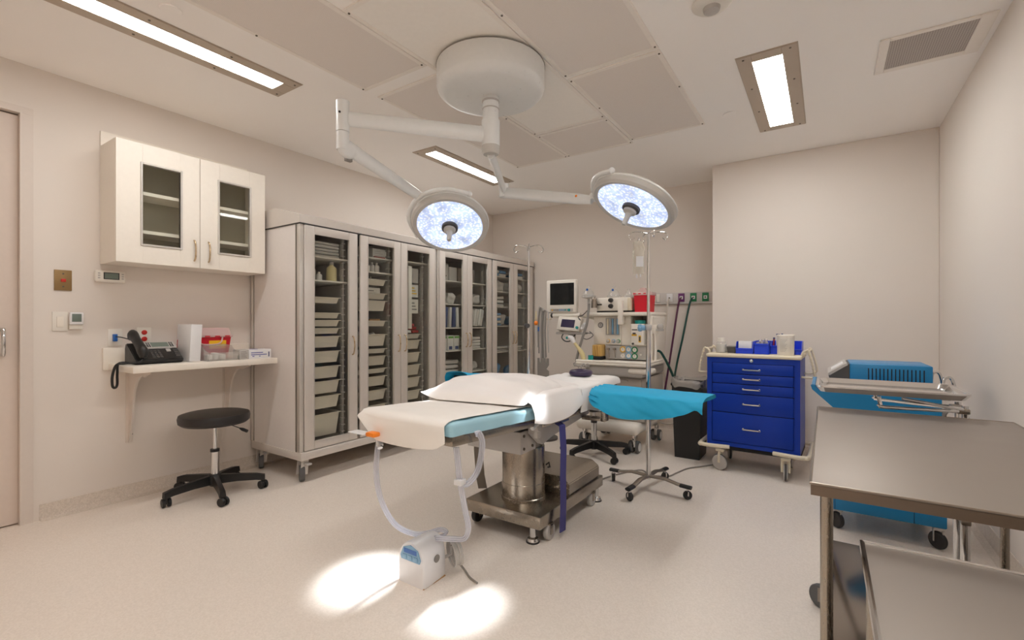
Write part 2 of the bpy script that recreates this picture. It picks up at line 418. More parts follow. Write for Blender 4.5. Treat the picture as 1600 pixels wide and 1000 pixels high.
# ------------------------------------------------------------------ surgical light
def basis(n):
    return Vector(n).normalized().to_track_quat('Z', 'Y').to_matrix().to_4x4()
def led_lens():
    m = bpy.data.materials.new('led_lens'); m.use_nodes = True
    nt = m.node_tree; b = nt.nodes['Principled BSDF']
    setp(b, 'Base Color', lin('#8fa3c4')); setp(b, 'Roughness', .2)
    tc = nt.nodes.new('ShaderNodeTexCoord')
    v = nt.nodes.new('ShaderNodeTexVoronoi'); v.inputs['Scale'].default_value = 62
    v2 = nt.nodes.new('ShaderNodeTexNoise'); v2.inputs['Scale'].default_value = 9; v2.inputs['Detail'].default_value = 2
    nt.links.new(tc.outputs['Object'], v.inputs['Vector']); nt.links.new(tc.outputs['Object'], v2.inputs['Vector'])
    rp = nt.nodes.new('ShaderNodeValToRGB')
    rp.color_ramp.elements[0].position = .3; rp.color_ramp.elements[0].color = (1, 1, 1, 1)
    rp.color_ramp.elements[1].position = .55; rp.color_ramp.elements[1].color = lin('#b9c9f0')
    nt.links.new(v.outputs['Distance'], rp.inputs[0]); nt.links.new(rp.outputs[0], b.inputs['Emission Color'])
    mr = nt.nodes.new('ShaderNodeMapRange'); mr.inputs['From Min'].default_value = .3; mr.inputs['From Max'].default_value = .7
    mr.inputs['To Min'].default_value = .42; mr.inputs['To Max'].default_value = 1.02
    nt.links.new(v2.outputs['Fac'], mr.inputs['Value']); nt.links.new(mr.outputs['Result'], b.inputs['Emission Strength'])
    return m
M['led'] = led_lens()
SL = (-1.685, 2.296, ZC)
t = thing('surgical_light', 'white two-headed surgical light hanging from a round ceiling mount', 'surgical light', SL)
b = B().lathe([(.318, -.0135), (.325, -.016), (.325, -.135), (.318, -.158), (.3, -.176), (.27, -.186), (.05, -.19)], SL, seg=56)
cp = part('ceiling_mount', b, M['lampwhite'], t, True)
part('seam_ring', B().torus((SL[0], SL[1], ZC-.0185), .324, .0035, seg=56, ts=6), M['grey'], cp, True)  # apron colour darkened to mimic the dim floor reflected in it
b = B().cyl((SL[0], SL[1], 2.57), (SL[0], SL[1], 2.43), .047, seg=28)
sp = part('spindle', b, M['lampwhite'], t, True)
part('spindle_ring', B().torus((SL[0], SL[1], 2.545), .047, .006, seg=28, ts=8).torus((SL[0], SL[1], 2.50), .047, .004, seg=28, ts=8), M['lgrey'], sp, True)
b = B().cyl((SL[0], SL[1], 2.43), (SL[0], SL[1], 2.275), .055, seg=28)
hb = part('hub', b, M['lampwhite'], t, True)
part('lower_hub', B().lathe([(.055, 0), (.055, -.035), (.045, -.05), (0, -.052)], (SL[0], SL[1], 2.275), seg=28), M['lampgrey'], hb, True)
E1 = Vector((-2.235, 1.655, 2.345))
a0 = Vector((SL[0], SL[1], 2.345)); dr = (E1-a0).normalized()
b = B().tube([a0+dr*.045, E1-dr*.03], [.028, .024], 16, flat=1.75, up=(0, 0, 1))
part('extension_arm', b, M['lampwhite'], t, True)
b = B().cyl((E1.x, E1.y, 2.44), (E1.x, E1.y, 2.27), .036, seg=24)
j = part('arm_joint', b, M['lampwhite'], t, True)
part('joint_screw', B().cyl(E1+Vector((.02, -.034, .02)), E1+Vector((.022, -.038, .02)), .006, seg=10), M['dark'], j, True)
b = B().cyl((E1.x, E1.y, 2.268), (E1.x, E1.y, 2.17), .034, seg=24)
J1 = Vector((-2.229, 2.30, 2.03))
k0 = Vector((E1.x, E1.y, 2.2))
part('spring_joint', b.ell((E1.x+.002, E1.y+.03, 2.18), (.036, .06, .05), 18, 12), M['lampwhite'], t, True)
dr = (J1-k0).normalized()
b = B().tube([k0+dr*.03, k0+dr*.12, J1-dr*.1, J1], [.03, .029, .024, .02], 16, flat=1.45, up=(0, 0, 1))
sa = part('spring_arm', b, M['lampwhite'], t, True)
part('arm_cap', B().box(-.012, .012, -.02, .02, -.012, .012, .003).xf(Matrix.Translation((E1.x-.01, E1.y+.045, 2.132))), M['grey'], sa, True)
def lamp_head(c, n, joint, parent):
    """Disc head facing n: rim, dome back, LED lens, central handle, yoke to the joint."""
    c = Vector(c); n = Vector(n).normalized()
    Q = Matrix.Translation(c) @ basis(-n)          # local +z = back of the head
    hd = part('lamp_head', B().lathe([(.222, -.004), (.248, -.012), (.262, .0), (.266, .02), (.262, .04), (.245, .058), (.19, .075), (.1, .085), (0, .087)], seg=56).xf(Q), M['lampgrey'], parent, True)
    part('rim_band', B().torus((0, 0, .034), .264, .006, seg=56, ts=8).xf(Q), M['lampwhite'], hd, True)
    part('led_lens', B().lathe([(.225, -.006), (.2, -.009), (.05, -.011), (0, -.011)], seg=56, cap=False).xf(Q), M['led'], hd, True)
    part('handle_collar', B().lathe([(.056, -.008), (.056, -.028), (.05, -.034), (.04, -.035)], seg=28).xf(Q), M['dgrey'], hd, True)
    part('handle', B().lathe([(.042, -.03), (.04, -.048), (.022, -.06), (.017, -.075), (.016, -.125), (.012, -.135), (0, -.136)], seg=20).xf(Q), M['lampgrey'], hd, True)
    # yoke: curved bar hugging the back edge from the joint
    L = Q.inverted() @ Vector(joint)
    a = math.atan2(L.y, L.x)
    pts = [Q @ Vector((.282*math.cos(a+g), .282*math.sin(a+g), .045)) for g in (R(-75), R(-45), R(-20), 0, R(20), R(45), R(75))]
    yk = part('yoke', B().tube(pts, .015, 10, smooth=4).tube([joint, (Vector(joint)+pts[3])/2+Vector((0, 0, .01)), pts[3]], [.026, .028, .02], 12, smooth=4), M['lampwhite'], parent, True)
    for k, s in ((0, -1), (6, 1)):
        part('yoke_pivot', B().ell(pts[k], (.019, .019, .019), 14, 10), M['lampwhite'], yk, True)
    return hd
H1, N1 = (-2.153, 2.459, 1.875), (.33, -.45, -.83)
lamp_head(H1, N1, J1, t)
E2 = Vector((-2.0, 2.89, 2.2))
a0 = Vector((SL[0], SL[1], 2.235)); dr = (E2-a0).normalized()
part('extension_arm', B().tube([a0, E2], [.024, .022], 14, flat=1.6, up=(0, 0, 1)), M['lampwhite'], t, True)
part('arm_joint', B().cyl(E2+Vector((0, 0, .045)), E2-Vector((0, 0, .055)), .036, seg=22), M['lampwhite'], t, True)
H2, N2 = (-.988, 2.815, 1.926), (-.27, -.38, -.88)
J2 = Vector((-1.262, 2.83, 2.005))
k0 = E2-Vector((0, 0, .02)); dr = (J2-k0).normalized()
sa = part('spring_arm', B().tube([k0, k0+dr*.3, J2-dr*.1, J2], [.03, .03, .026, .02], 14, flat=1.35, up=(0, 0, 1)), M['lampwhite'], t, True)
part('warning_dot', B().ell(J2-dr*.12+Vector((.01, -.026, .012)), (.008, .005, .008), 10, 8), M['orange'], sa, True)
lamp_head(H2, N2, J2, t)
# ------------------------------------------------------------------ wall cabinet
CX0, CX1, CY0, CY1, CZ0, CZ1 = -3.995, -3.73, 1.078, 2.024, 1.597, 2.378
t = thing('wall_cabinet', 'white wall cabinet with two glazed doors above the shelf desk', 'cabinet', (-4, 1.55, CZ0))
b = B()
w = .018
b.box(CX0, CX1, CY0, CY0+w, CZ0, CZ1).box(CX0, CX1, CY1-w, CY1, CZ0, CZ1).box(CX0, CX1, CY0+w, CY1-w, CZ0, CZ0+w).box(CX0, CX1, CY0+w, CY1-w, CZ1-w, CZ1).box(CX0, CX0+.008, CY0+w, CY1-w, CZ0+w, CZ1-w)
part('body', b, M['lam'], t, True)
part('lining', B().box(CX0+.009, CX0+.012, CY0+w, CY1-w, CZ0+w, CZ1-w), M['lining'], t, True)
part('top_strip', B().box(-3.998, -3.985, CY0, CY1, CZ1+.001, 2.478), M['lam'], t, True)  # thin strip along the wall above the cabinet top
for z in (1.80, 2.055):
    part('shelf', B().box(CX0+.015, CX1-.03, CY0+w, CY1-w, z, z+.022), M['lam'], t, True)
YM = 1.556
for y0, y1, wy0, wy1, hy, hs in ((CY0, YM-.0015, 1.218, 1.433, YM-.037, -1), (YM+.0015, CY1, 1.686, 1.902, YM+.055, 1)):
    x0, x1 = -3.729, -3.709
    wz0, wz1 = 1.725, 2.245
    b = B().box(x0, x1, y0, wy0, CZ0, CZ1, .0015, 1).box(x0, x1, wy1, y1, CZ0, CZ1, .0015, 1).box(x0, x1, wy0, wy1, CZ0, wz0).box(x0, x1, wy0, wy1, wz1, CZ1)
    dr = part('door', b, M['lam'], t, True)
    f = .013
    b = B().box(x0-.002, x1+.006, wy0-f, wy0, wz0-f, wz1+f, .002, 1).box(x0-.002, x1+.006, wy1, wy1+f, wz0-f, wz1+f, .002, 1).box(x0-.002, x1+.006, wy0, wy1, wz0-f, wz0, .002, 1).box(x0-.002, x1+.006, wy0, wy1, wz1, wz1+f, .002, 1)
    part('window_trim', b, M['aluedge'], dr, True)
    part('glass_pane', B().box(x0+.004, x0+.007, wy0, wy1, wz0, wz1), M['glass'], dr, True)
    part('handle', B().tube([(x1, hy, 1.645), (x1+.018, hy, 1.66), (x1+.027, hy, 1.715), (x1+.018, hy, 1.775), (x1, hy, 1.79)], .0055, 10, smooth=4), M['brass'], dr, True)

# ------------------------------------------------------------------ wall plates
t = thing('call_switch', 'bronze wall plate with a small red button beside the door', 'wall plate', (-4, .8965, 1.41))
part('plate', B().box(-3.9995, -3.992, .855, .938, 1.412, 1.541, .002), M['plate'], t, True)
part('button', B().box(-3.992, -3.985, .885, .909, 1.466, 1.485, .002), M['redp'], t, True)
for z in (1.436, 1.517): part('screw', B().cyl((-3.992, .8965, z), (-3.9895, .8965, z), .005, seg=10), M['screw'], t, True)
t = thing('room_monitor', 'white wall display with a wide grey screen under the wall cabinet', 'wall display', (-4, 1.127, 1.477))
part('case', B().box(-3.9995, -3.965, 1.045, 1.208, 1.477, 1.556, .012, 3), M['white'], t, True)
part('screen_frame', B().box(-3.966, -3.9635, 1.088, 1.172, 1.497, 1.543, .002), M['black'], t, True)
part('screen', B().box(-3.964, -3.9622, 1.094, 1.166, 1.502, 1.538), M['lcd'], t, True)
for y in (1.065, 1.19):
    for z in (1.505, 1.52, 1.535): part('key', B().box(-3.966, -3.9635, y-.006, y+.006, z-.004, z+.004, .001), M['lgrey'], t, True)
t = thing('light_switch', 'ivory rocker light switch plate between the door and desk', 'light switch', (-4, .9, 1.152))
part('plate', B().box(-3.9995, -3.993, .846, .919, 1.156, 1.278, .003), M['white'], t, True)
part('rocker', B().box(-3.993, -3.9885, .866, .898, 1.182, 1.248, .002), M['lam'], t, True)
t = thing('mounted_thermometer', 'small white digital thermometer overlapping the light switch', 'thermometer', (-4, .953, 1.197))
part('case', B().box(-3.9865, -3.962, .921, .988, 1.197, 1.275, .006, 3), M['white2'], t, True)
part('screen', B().box(-3.963, -3.960, .931, .977, 1.215, 1.265, .001), M['lcd'], t, True)
part('bracket', B().box(-3.9995, -3.974, .9215, .985, 1.168, 1.196, .003), M['white'], t, True)
t = thing('data_outlet', 'white wall data outlet with a blue plug behind the telephone', 'outlet', (-4, 1.153, 1.05))
part('plate', B().box(-3.9995, -3.993, 1.118, 1.196, 1.052, 1.168, .003), M['white'], t, True)
part('plug', B().box(-3.993, -3.965, 1.141, 1.163, 1.083, 1.132, .003), M['navyplug'], t, True)
part('cable', B().tube([(-3.966, 1.152, 1.115), (-3.948, 1.185, 1.108), (-3.94, 1.235, 1.085), (-3.937, 1.28, 1.04), (-3.93, 1.31, .98), (-3.915, 1.32, .945)], .0035, 8, smooth=4), M['black'], t, True)
t = thing('power_outlet', 'white duplex outlet with red sockets above the desk', 'outlet', (-4, 1.323, 1.06))
part('plate', B().box(-3.9995, -3.993, 1.278, 1.362, 1.062, 1.176, .003), M['white'], t, True)
for z in (1.095, 1.141):
    part('socket', B().lathe([(.0165, 0), (.0165, .004), (.014, .0055), (0, .0055)], (-3.993, 1.32, z), (1, 0, 0), 20), M['redp'], t, True)

# ------------------------------------------------------------------ shelf desk
DZT = .935
t = thing('wall_desk', 'white laminate shelf desk on two brackets under the wall cabinet', 'desk', (-4, 1.57, .4))
part('desktop', B().box(-3.995, -3.555, 1.118, 2.038, DZT-.042, DZT, .004), M['lam'], t, True)
part('backsplash', B().box(-3.999, -3.98, 1.09, 2.038, DZT-.042, DZT+.105, .002), M['lam'], t, True)
def bracket(y):
    b = B()
    prof = [(-3.999, .893), (-3.62, .893), (-3.62, .878), (-3.68, .868), (-3.72, .85), (-3.76, .858), (-3.80, .848), (-3.85, .81), (-3.89, .75), (-3.915, .67), (-3.93, .58), (-3.945, .50), (-3.965, .43), (-3.99, .385), (-3.999, .385)]
    b.prism(prof, y-.006, y+.006, 'y')
    b.box(-3.999, -3.993, y-.02, y+.02, .385, .89)
    br = part('bracket', b, M['jamb'], t, True)
    for z in (.44, .62, .8): part('bolt', B().cyl((-3.993, y+.013, z), (-3.989, y+.013, z), .006, seg=10), M['screw'], br, True)
bracket(1.235); bracket(1.86)

# ------------------------------------------------------------------ telephone
t = thing('telephone', 'black desk telephone with a handset and silver screen bezel', 'telephone', (-3.80, 1.315, DZT), R(90))
# local: x = along the wall (to the far end), y = towards the wall... front of the phone is -y
Mt = Matrix.Rotation(R(22), 4, 'X')
b = B().prism([(-.10, .012), (-.10, .03), (.06, .135), (.085, .135), (.10, .10), (.10, .0), (-.08, .0)], -.135, .135, 'x')
bmesh.ops.bevel(b.bm, geom=b.bm.edges[:], offset=.005, segments=2, affect='EDGES')
part('body', b, M['black'], t)
def on(x, y, h=0):   # height of the sloping face at depth y
    return (.03+.105*(y+.10)/.16)+h
def slab(b, x0, x1, y0, y1, h0, h1):
    v = [b.bm.verts.new((x, y, on(x, y, h))) for h in (h0, h1) for x, y in ((x0, y0), (x1, y0), (x1, y1), (x0, y1))]
    for f in ((3, 2, 1, 0), (4, 5, 6, 7), (0, 1, 5, 4), (1, 2, 6, 5), (2, 3, 7, 6), (3, 0, 4, 7)): b.bm.faces.new([v[i] for i in f])
    return b
bz = part('screen_bezel', slab(B(), -.045, .13, .0, .055, .001, .009), M['lgrey'], t)
part('screen', slab(B(), -.012, .088, .007, .048, .009, .0105), M['lcd'], bz)
for x in (-.034, -.022, .099, .112):
    for y in (.012, .026, .042): part('soft_key', slab(B(), x-.004, x+.004, y-.005, y+.005, .009, .0115), M['dgrey'], bz)
for i in range(3):
    for k in range(4): part('key', slab(B(), -.036+i*.022, -.022+i*.022, -.085+k*.019, -.073+k*.019, .0, .004), M['dgrey'], t)
part('navigation_key', slab(B(), .06, .085, -.03, -.008, .0, .005), M['lgrey'], t)
for k in range(5): part('line_key', slab(B(), .10, .125, -.08+k*.018, -.07+k*.018, .0, .004), M['dgrey'], t)
b = B().tube([(-.1, -.112, .045), (-.1, -.10, .085), (-.1, -.045, .125), (-.1, .02, .165), (-.1, .068, .19), (-.1, .092, .165)], [.022, .038, .032, .032, .038, .026], 14, flat=.8, smooth=4)
hs = part('handset', b, M['black'], t)
part('handset_cord', B().tube([(-.1, -.105, .055), (-.12, -.12, .02), (-.19, -.09, .014), (-.228, -.07, .006), (-.245, -.06, -.06), (-.242, -.05, -.125), (-.226, -.04, -.14), (-.213, -.032, -.12), (-.212, -.03, -.05), (-.205, -.03, .012), (-.15, -.03, .012)], .0075, 10, smooth=6), M['black'], t)

# ------------------------------------------------------------------ on the desk
t = thing('upright_box', 'tall white cardboard box leaning beside the black telephone', 'box', (-3.80, 1.515, DZT))
Rm = Matrix.Rotation(R(-3), 4, 'X')
b = B().box(-.11, .11, -.035, .035, .002, .262, .002).xf(Rm)
bx = part('carton', b, M['white2'], t)
part('red_reflection', B().box(-.10, -.092, -.0362, -.0345, .09, .15).xf(Rm), M['redp'], bx)  # faint reddish reflection on the carton, put on as a red strip
t = thing('sharps_container', 'red sharps container with clear lid standing on the desk', 'sharps container', (-3.908, 1.70, DZT))
part('tub', frustum(B(), -.075, .075, -.125, .125, .0, .165, .012, .02, open_top=False), M['red'], t)
part('rim', B().box(-.084, .084, -.135, .135, .165, .178, .003), M['clearred'], t)
b = frustum(B(), -.072, .072, -.11, .11, .178, .235, -.012, -.012, open_top=False)
part('lid', b, M['clearred'], t)
for y in (-.11, -.045, .025, .095): part('lid_clip', B().box(.078, .0865, y-.018, y+.018, .167, .176, .002), M['red'], t)
part('warning_label', B().box(.0705, .0735, -.03, .09, .095, .14), M['yellow'], t)
part('warning_stripe', B().box(.0685, .0725, -.03, .09, .078, .094), M['orange'], t)
part('handle', B().tube([(.082, -.115, .165), (.085, -.09, .12), (.085, -.05, .11), (.085, .02, .112), (.085, .05, .13), (.082, .06, .165)], .006, 8, smooth=4), M['clearred'], t)
t = thing('clear_bin', 'clear plastic scoop bin in front of the red sharps container', 'bin', (-3.703, 1.672, DZT))
b = B()
for s in (-1, 1):
    b.prism([(-.105, 0), (.075, 0), (.105, .06), (.03, .075), (-.01, .105), (-.105, .112)], s*.1-.0015, s*.1+.0015, 'y')
b.box(-.107, -.104, -.1, .1, 0, .112).box(-.105, .078, -.1, .1, .0, .003).prism([(.073, .0), (.077, .0), (.107, .06), (.103, .06)], -.1, .1, 'y')
part('bin_shell', b, M['clear'], t)
b = B()
for i in range(3): b.box(-.08, -.01, -.06+i*.045, -.03+i*.045, .004, .04+.012*(i % 2), .004)
part('packets', b, M['packwhite'], t)
t = thing('glove_box', 'white carton with purple print at the far end of the desk', 'box', (-3.665, 1.93, DZT))
bx = part('carton', B().box(-.06, .06, -.085, .085, 0, .07, .002), M['white2'], t)
b = B()
for k, (y0, y1, z) in enumerate(((-.07, .05, .028), (-.07, .02, .043), (-.06, -.045, .016), (-.01, .002, .016))): b.box(.0598, .061, y0, y1, z, z+.006)
part('print', b, M['print'], bx)
part('print', B().box(.0598, .061, .062, .07, .012, .05), M['navy'], bx)
part('opening', B().lathe([(.03, .0702), (.03, .0712), (0, .0712)], (0, -.02, 0), seg=20), M['print'], bx)
t = thing('small_carton', 'small white printed carton beside the clear bin on the desk', 'box', (-3.655, 1.81, DZT))
bx = part('carton', B().box(-.05, .05, -.033, .033, 0, .072, .002), M['lgrey'], t)
b = B()
for k in range(5): b.box(.0498, .051, -.025, .02-.006*(k % 3), .012+k*.011, .015+k*.011)
part('print', b, M['grey'], bx)

# ------------------------------------------------------------------ stools
def caster(parent, x, y, r=.027, ang=0., col='black', name='caster', z=0., wcol=None, stem=True):
    c, s = math.cos(ang), math.sin(ang)
    Mx = Matrix.Translation((x, y, z)) @ Matrix.Rotation(ang, 4, 'Z')
    b = B()
    for k in (-1, 1): b.lathe([(r*.55, -.008), (r, -.007), (r, .007), (r*.55, .008)], (r*.35, k*r*.45, r), (0, 1, 0), 20)
    w = part(name, b.xf(Mx), M[wcol or col], parent)
    b = B().box(-r*.1, r*.75, -r*.22, r*.22, r*.8, r*2.05, r*.15)
    if stem: b.cyl((0, 0, r*1.5), (0, 0, r*2.7), r*.25, seg=10)
    b.lathe([(r*.95, -r*.85), (r*1.12, -r*.6), (r*1.12, r*.6), (r*.95, r*.85)], (r*.35, 0, r*1.06), (0, 1, 0), 20) if False else None
    part('caster_hood', b.xf(Mx), M[col], w)
    return w
def make_stool(name, label, loc, rz, seat_z=.575, sr=.222, seatmat='blackv'):
    t = thing(name, label, 'stool', loc, rz)
    zt = seat_z
    b = B().lathe([(.0, zt-.075), (sr*.9, zt-.075), (sr*.98, zt-.06), (sr, zt-.03), (sr*.97, zt-.008), (sr*.85, zt), (0, zt+.004)], seg=48)
    part('seat', b, M[seatmat], t)
    b = B().box(-.1, .06, -.06, .06, zt-.098, zt-.075, .006)
    m = part('seat_plate', b, M['black'], t)
    LR = Matrix.Rotation(R(55), 4, 'Z')
    part('lever', B().tube([(.02, 0, zt-.086), (.12, -.02, zt-.09), (.19, -.035, zt-.112)], .0045, 8).xf(LR), M['chrome'], m)
    part('lever_grip', B().tube([(.185, -.034, zt-.11), (.205, -.038, zt-.117), (.24, -.046, zt-.129)], [.006, .012, .011], 10).xf(LR), M['black'], m)
    part('gas_lift', B().cyl((0, 0, .29), (0, 0, zt-.08), .014, seg=20), M['chrome'], t)
    col = part('column', B().cyl((0, 0, .11), (0, 0, .31), .026, seg=24), M['chrome'], t)
    part('column_ring', B().cyl((0, 0, .298), (0, 0, .316), .029, seg=24), M['black'], col)
    part('base_hub', B().lathe([(.03, .058), (.046, .075), (.046, .125), (.038, .14), (.027, .142)], seg=24), M['black'], t)
    for k in range(5):
        a = 2*PI*k/5
        Mx = Matrix.Rotation(a, 4, 'Z')
        b = B()
        sec = [(.03, .022, .072, .135), (.14, .02, .075, .125), (.26, .018, .068, .112), (.315, .021, .06, .098)]
        rings = [[b.bm.verts.new(p) for p in ((x, -w, z0), (x, w, z0), (x, w*.75, z1), (x, -w*.75, z1))] for x, w, z0, z1 in sec]
        b.bm.faces.new(rings[0][::-1]); b.bm.faces.new(rings[-1])
        for p, q in zip(rings, rings[1:]):
            for i in range(4): b.bm.faces.new((p[i], p[(i+1) % 4], q[(i+1) % 4], q[i]))
        lg = part('leg', b.xf(Mx), M['black'], t)
        ca = a + (.6, -.9, 1.4, .3, -1.7)[k]
        cx, cy = .298*math.cos(a), .298*math.sin(a)
        r = .029
        Mc = Matrix.Translation((cx, cy, 0)) @ Matrix.Rotation(ca, 4, 'Z')
        b = B()
        for s in (-1, 1): b.lathe([(r*.6, -.009), (r*.95, -.009), (r, -.005), (r, .006), (r*.9, .009)], (r*.3, s*.016, r), (0, 1, 0), 22)
        b.box(-.01, .03, -.006, .006, r*.7, r*1.9, .003).cyl((0, 0, r*1.4), (0, 0, .066), .008, seg=10)
        part('caster', b.xf(Mc), M['black'], lg)
    return t
make_stool('rolling_stool', 'round black rolling stool by the desk with lever and five-star base', (-3.6, 1.605, 0), R(-16))
make_stool('rolling_stool', 'second rolling stool half hidden behind the draped operating table', (-1.76, 3.99, 0), R(-33), .5, .19)
# ------------------------------------------------------------------ tall storage cabinets
FX, BX = -3.30, -3.97          # front of the carcass, back
ZB0, ZB1, ZT = .168, .228, 1.957
def tall_cabinet(name, label, y0, y1, doors, dividers, rails):
    """doors: (y0, y1, handle y); dividers: y of inner walls."""
    t = thing(name, label, 'storage cabinet', ((FX+BX)/2, (y0+y1)/2, 0))
    b = B().box(BX-.005, FX+.035, y0-.008, y1+.008, ZB0, ZB1, .006)
    part('plinth', b, M['alu'], t, True)
    for y in (y0, y1-.018): part('side_panel', B().box(BX+.03, FX-.03, y, y+.018, ZB1, ZT), M['cabside'], t, True)
    b = B().box(BX, BX+.012, y0, y1, ZB1, ZT)
    part('back_panel', b, M['cabin'], t, True)
    part('floor_panel', B().box(BX+.012, FX-.005, y0+.018, y1-.018, ZB1, ZB1+.02), M['cabin'], t, True)
    for y in dividers: part('divider', B().box(BX+.012, FX-.004, y-.009, y+.009, ZB1+.02, ZT), M['lgrey'], t, True)
    # corner posts: two-step extrusions
    for y, s in ((y0, 1), (y1, -1)):
        for x, sx in ((FX, -1), (BX, 1)):
            b = B().box(x-.03, x+.012, min(y-.004*s, y+.03*s), max(y-.004*s, y+.03*s), ZB1, ZT, .006)
            p = part('corner_post', b, M['aluedge'], t, True)
            part('post_groove', B().box(x-.034, x-.030, min(y-.002*s, y-.0035*s), max(y-.002*s, y-.0035*s)+.001, ZB1, ZT).box(x-.045, x-.034, min(y-.004*s, y+.02*s), max(y-.004*s, y+.02*s), ZB1, ZT), M['alud'], p, True)
    # sloped dust top
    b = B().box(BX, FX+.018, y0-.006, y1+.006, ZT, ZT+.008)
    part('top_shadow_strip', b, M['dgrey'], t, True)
    b = B().prism([(FX+.02, ZT+.008), (FX+.02, ZT+.066), (FX-.30, 2.11), (BX, 2.11), (BX, ZT+.008)], y0-.01, y1+.01, 'y')
    part('sloped_top', b, M['alu'], t, True)
    for d0, d1, hy in doors:
        x0, x1 = FX, FX+.022
        z0, z1 = ZB1+.006, ZT-.004
        s = .082
        b = B().box(x0, x1, d0, d0+s, z0, z1, .003).box(x0, x1, d1-s, d1, z0, z1, .003).box(x0, x1, d0+s, d1-s, z0, z0+.062, .003).box(x0, x1, d0+s, d1-s, z1-.062, z1, .003)
        dr = part('door', b, M['alu'], t, True)
        b = B()
        gz0, gz1 = z0+.062, z1-.062
        b.box(x1-.001, x1+.002, d0+s-.006, d0+s, gz0-.006, gz1+.006).box(x1-.001, x1+.002, d1-s, d1-s+.006, gz0-.006, gz1+.006).box(x1-.001, x1+.002, d0+s, d1-s, gz0-.006, gz0).box(x1-.001, x1+.002, d0+s, d1-s, gz1, gz1+.006)
        part('glass_bead', b, M['aluedge'], dr, True)
        part('glass_pane', B().box(x0+.009, x0+.012, d0+s, d1-s, gz0, gz1), M['glass'], dr, True)
        part('handle', B().tube([(x1, hy, .945), (x1+.02, hy, .955), (x1+.03, hy, 1.02), (x1+.02, hy, 1.085), (x1, hy, 1.095)], .0055, 10, smooth=4), M['brass'], dr, True)
    # casters
    for x in (FX-.03, BX+.06):
        for y in (y0+.05, y1-.06):
            wz = .06
            b = B().lathe([(.03, -.018), (.058, -.018), (.06, -.012), (.06, .012), (.058, .018), (.03, .018)], (x, y-.01, wz), (0.45, .9, 0), 28)
            w = part('caster', b, M['greyrub'], t, True)
            b = B().box(x-.035, x+.035, y-.035, y+.035, ZB0-.008, ZB0).prism([(y-.04, .05), (y+.02, .05), (y+.03, .16), (y-.03, .16)], x-.028, x-.024, 'x').prism([(y-.04, .05), (y+.02, .05), (y+.03, .16), (y-.03, .16)], x+.024, x+.028, 'x')
            part('caster_fork', b, M['alu'], w, True)
            part('brake_pedal', B().box(x+.0, x+.075, y-.012, y+.028, .125, .14, .004), M['lgrey'], w, True)
    # ladder rails for trays
    for y in rails:
        b = B()
        for x in (FX-.06,):
            b.box(x-.03, x+.004, y-.004, y+.004, ZB1+.03, ZT-.05)
            for k in range(30):
                z = .30+k*.054
                b.box(x-.03, x+.006, y-.016, y+.016, z, z+.008)
        part('tray_rail', b, M['lgrey'], t, True)
    return t
C1 = tall_cabinet('supply_cabinet', 'tall metal cabinet with three glass doors full of grey bins, beside the desk', 2.06, 3.545,
    [(2.092, 2.572, 2.522), (2.604, 3.058, 3.028), (3.062, 3.518, 3.105)], [2.588, 3.06], [2.49, 2.985, 3.42])
C2 = tall_cabinet('supply_cabinet', 'tall metal cabinet with four glass doors holding packs, at the far end', 3.565, 5.44,
    [(3.592, 4.036, 4.008), (4.04, 4.485, 4.07), (4.512, 4.958, 4.93), (4.962, 5.41, 4.99)], [4.498], [4.43, 5.32])

def shelf(parent, y0, y1, z):
    part('shelf', B().box(BX+.014, FX-.03, y0, y1, z-.012, z, .002), M['shelf'], parent, True)
for z in (1.735, 1.548): shelf(C1, 2.08, 2.575, z)
for z in (1.79, 1.66): shelf(C1, 2.60, 3.05, z)
shelf(C1, 3.07, 3.52, 1.80)
for z in (1.66, 1.41, 1.156, .91, .66, .42): shelf(C2, 3.59, 4.486, z)
for z in (1.78, 1.595, 1.406, 1.17, .85, .50): shelf(C2, 4.51, 5.42, z)

def bin_tray(y0, y1, zt, zb, label, group='grey trays in the tall cabinet'):
    x0, x1 = BX+.06, FX-.045
    h = zt-zb
    t = thing('storage_bin', label, 'bin', ((x0+x1)/2, (y0+y1)/2, zb), 0, group)
    w = (y1-y0)/2; l = (x1-x0)/2
    part('tub', frustum(B(), -l+.012, l-.012, -w+.012, w-.012, 0, h, .012, min(.03, .012+h*.06)), M['bin'], t)
    b = B()
    b.box(l-.014, l, -w, w, h-.006, h, .001, 1).box(-l, -l+.014, -w, w, h-.006, h, .001, 1).box(-l+.014, l-.014, -w, -w+.012, h-.006, h, .001, 1).box(-l+.014, l-.014, w-.012, w, h-.006, h, .001, 1)
    part('rim', b, M['binrim'], t)
    return t
ORD = ['topmost', 'second from top', 'third from top', 'fourth from top', 'fifth from top', 'sixth from top', 'seventh from top', 'eighth from top', 'ninth from top', 'lowest deep', 'eleventh']
def col(y0, y1, rows, where):
    for k, (zt, zb) in enumerate(rows):
        o = ORD[k] if k < len(rows)-1 else ('lowest' if zt-zb < .15 else 'lowest and deepest')
        kind = 'shallow' if zt-zb < .06 else 'deep'
        bin_tray(y0, y1, zt, zb, f'{kind} grey bin, {o} behind the {where} glass door')
col(2.10, 2.462, [(1.415, 1.367), (1.29, 1.245), (1.23, 1.18), (1.165, 1.12), (1.10, 1.01), (.98, .887), (.858, .762), (.74, .64), (.62, .52), (.477, .30)], 'first')
col(2.625, 2.957, [(1.598, 1.545), (1.474, 1.42), (1.407, 1.315), (1.227, 1.177), (1.104, 1.0), (.975, .934), (.91, .827), (.797, .755), (.728, .642), (.606, .516), (.474, .38)], 'second')
col(3.085, 3.392, [(1.097, 1.053), (1.039, .952), (.918, .822), (.798, .698), (.677, .58), (.55, .46)], 'third')

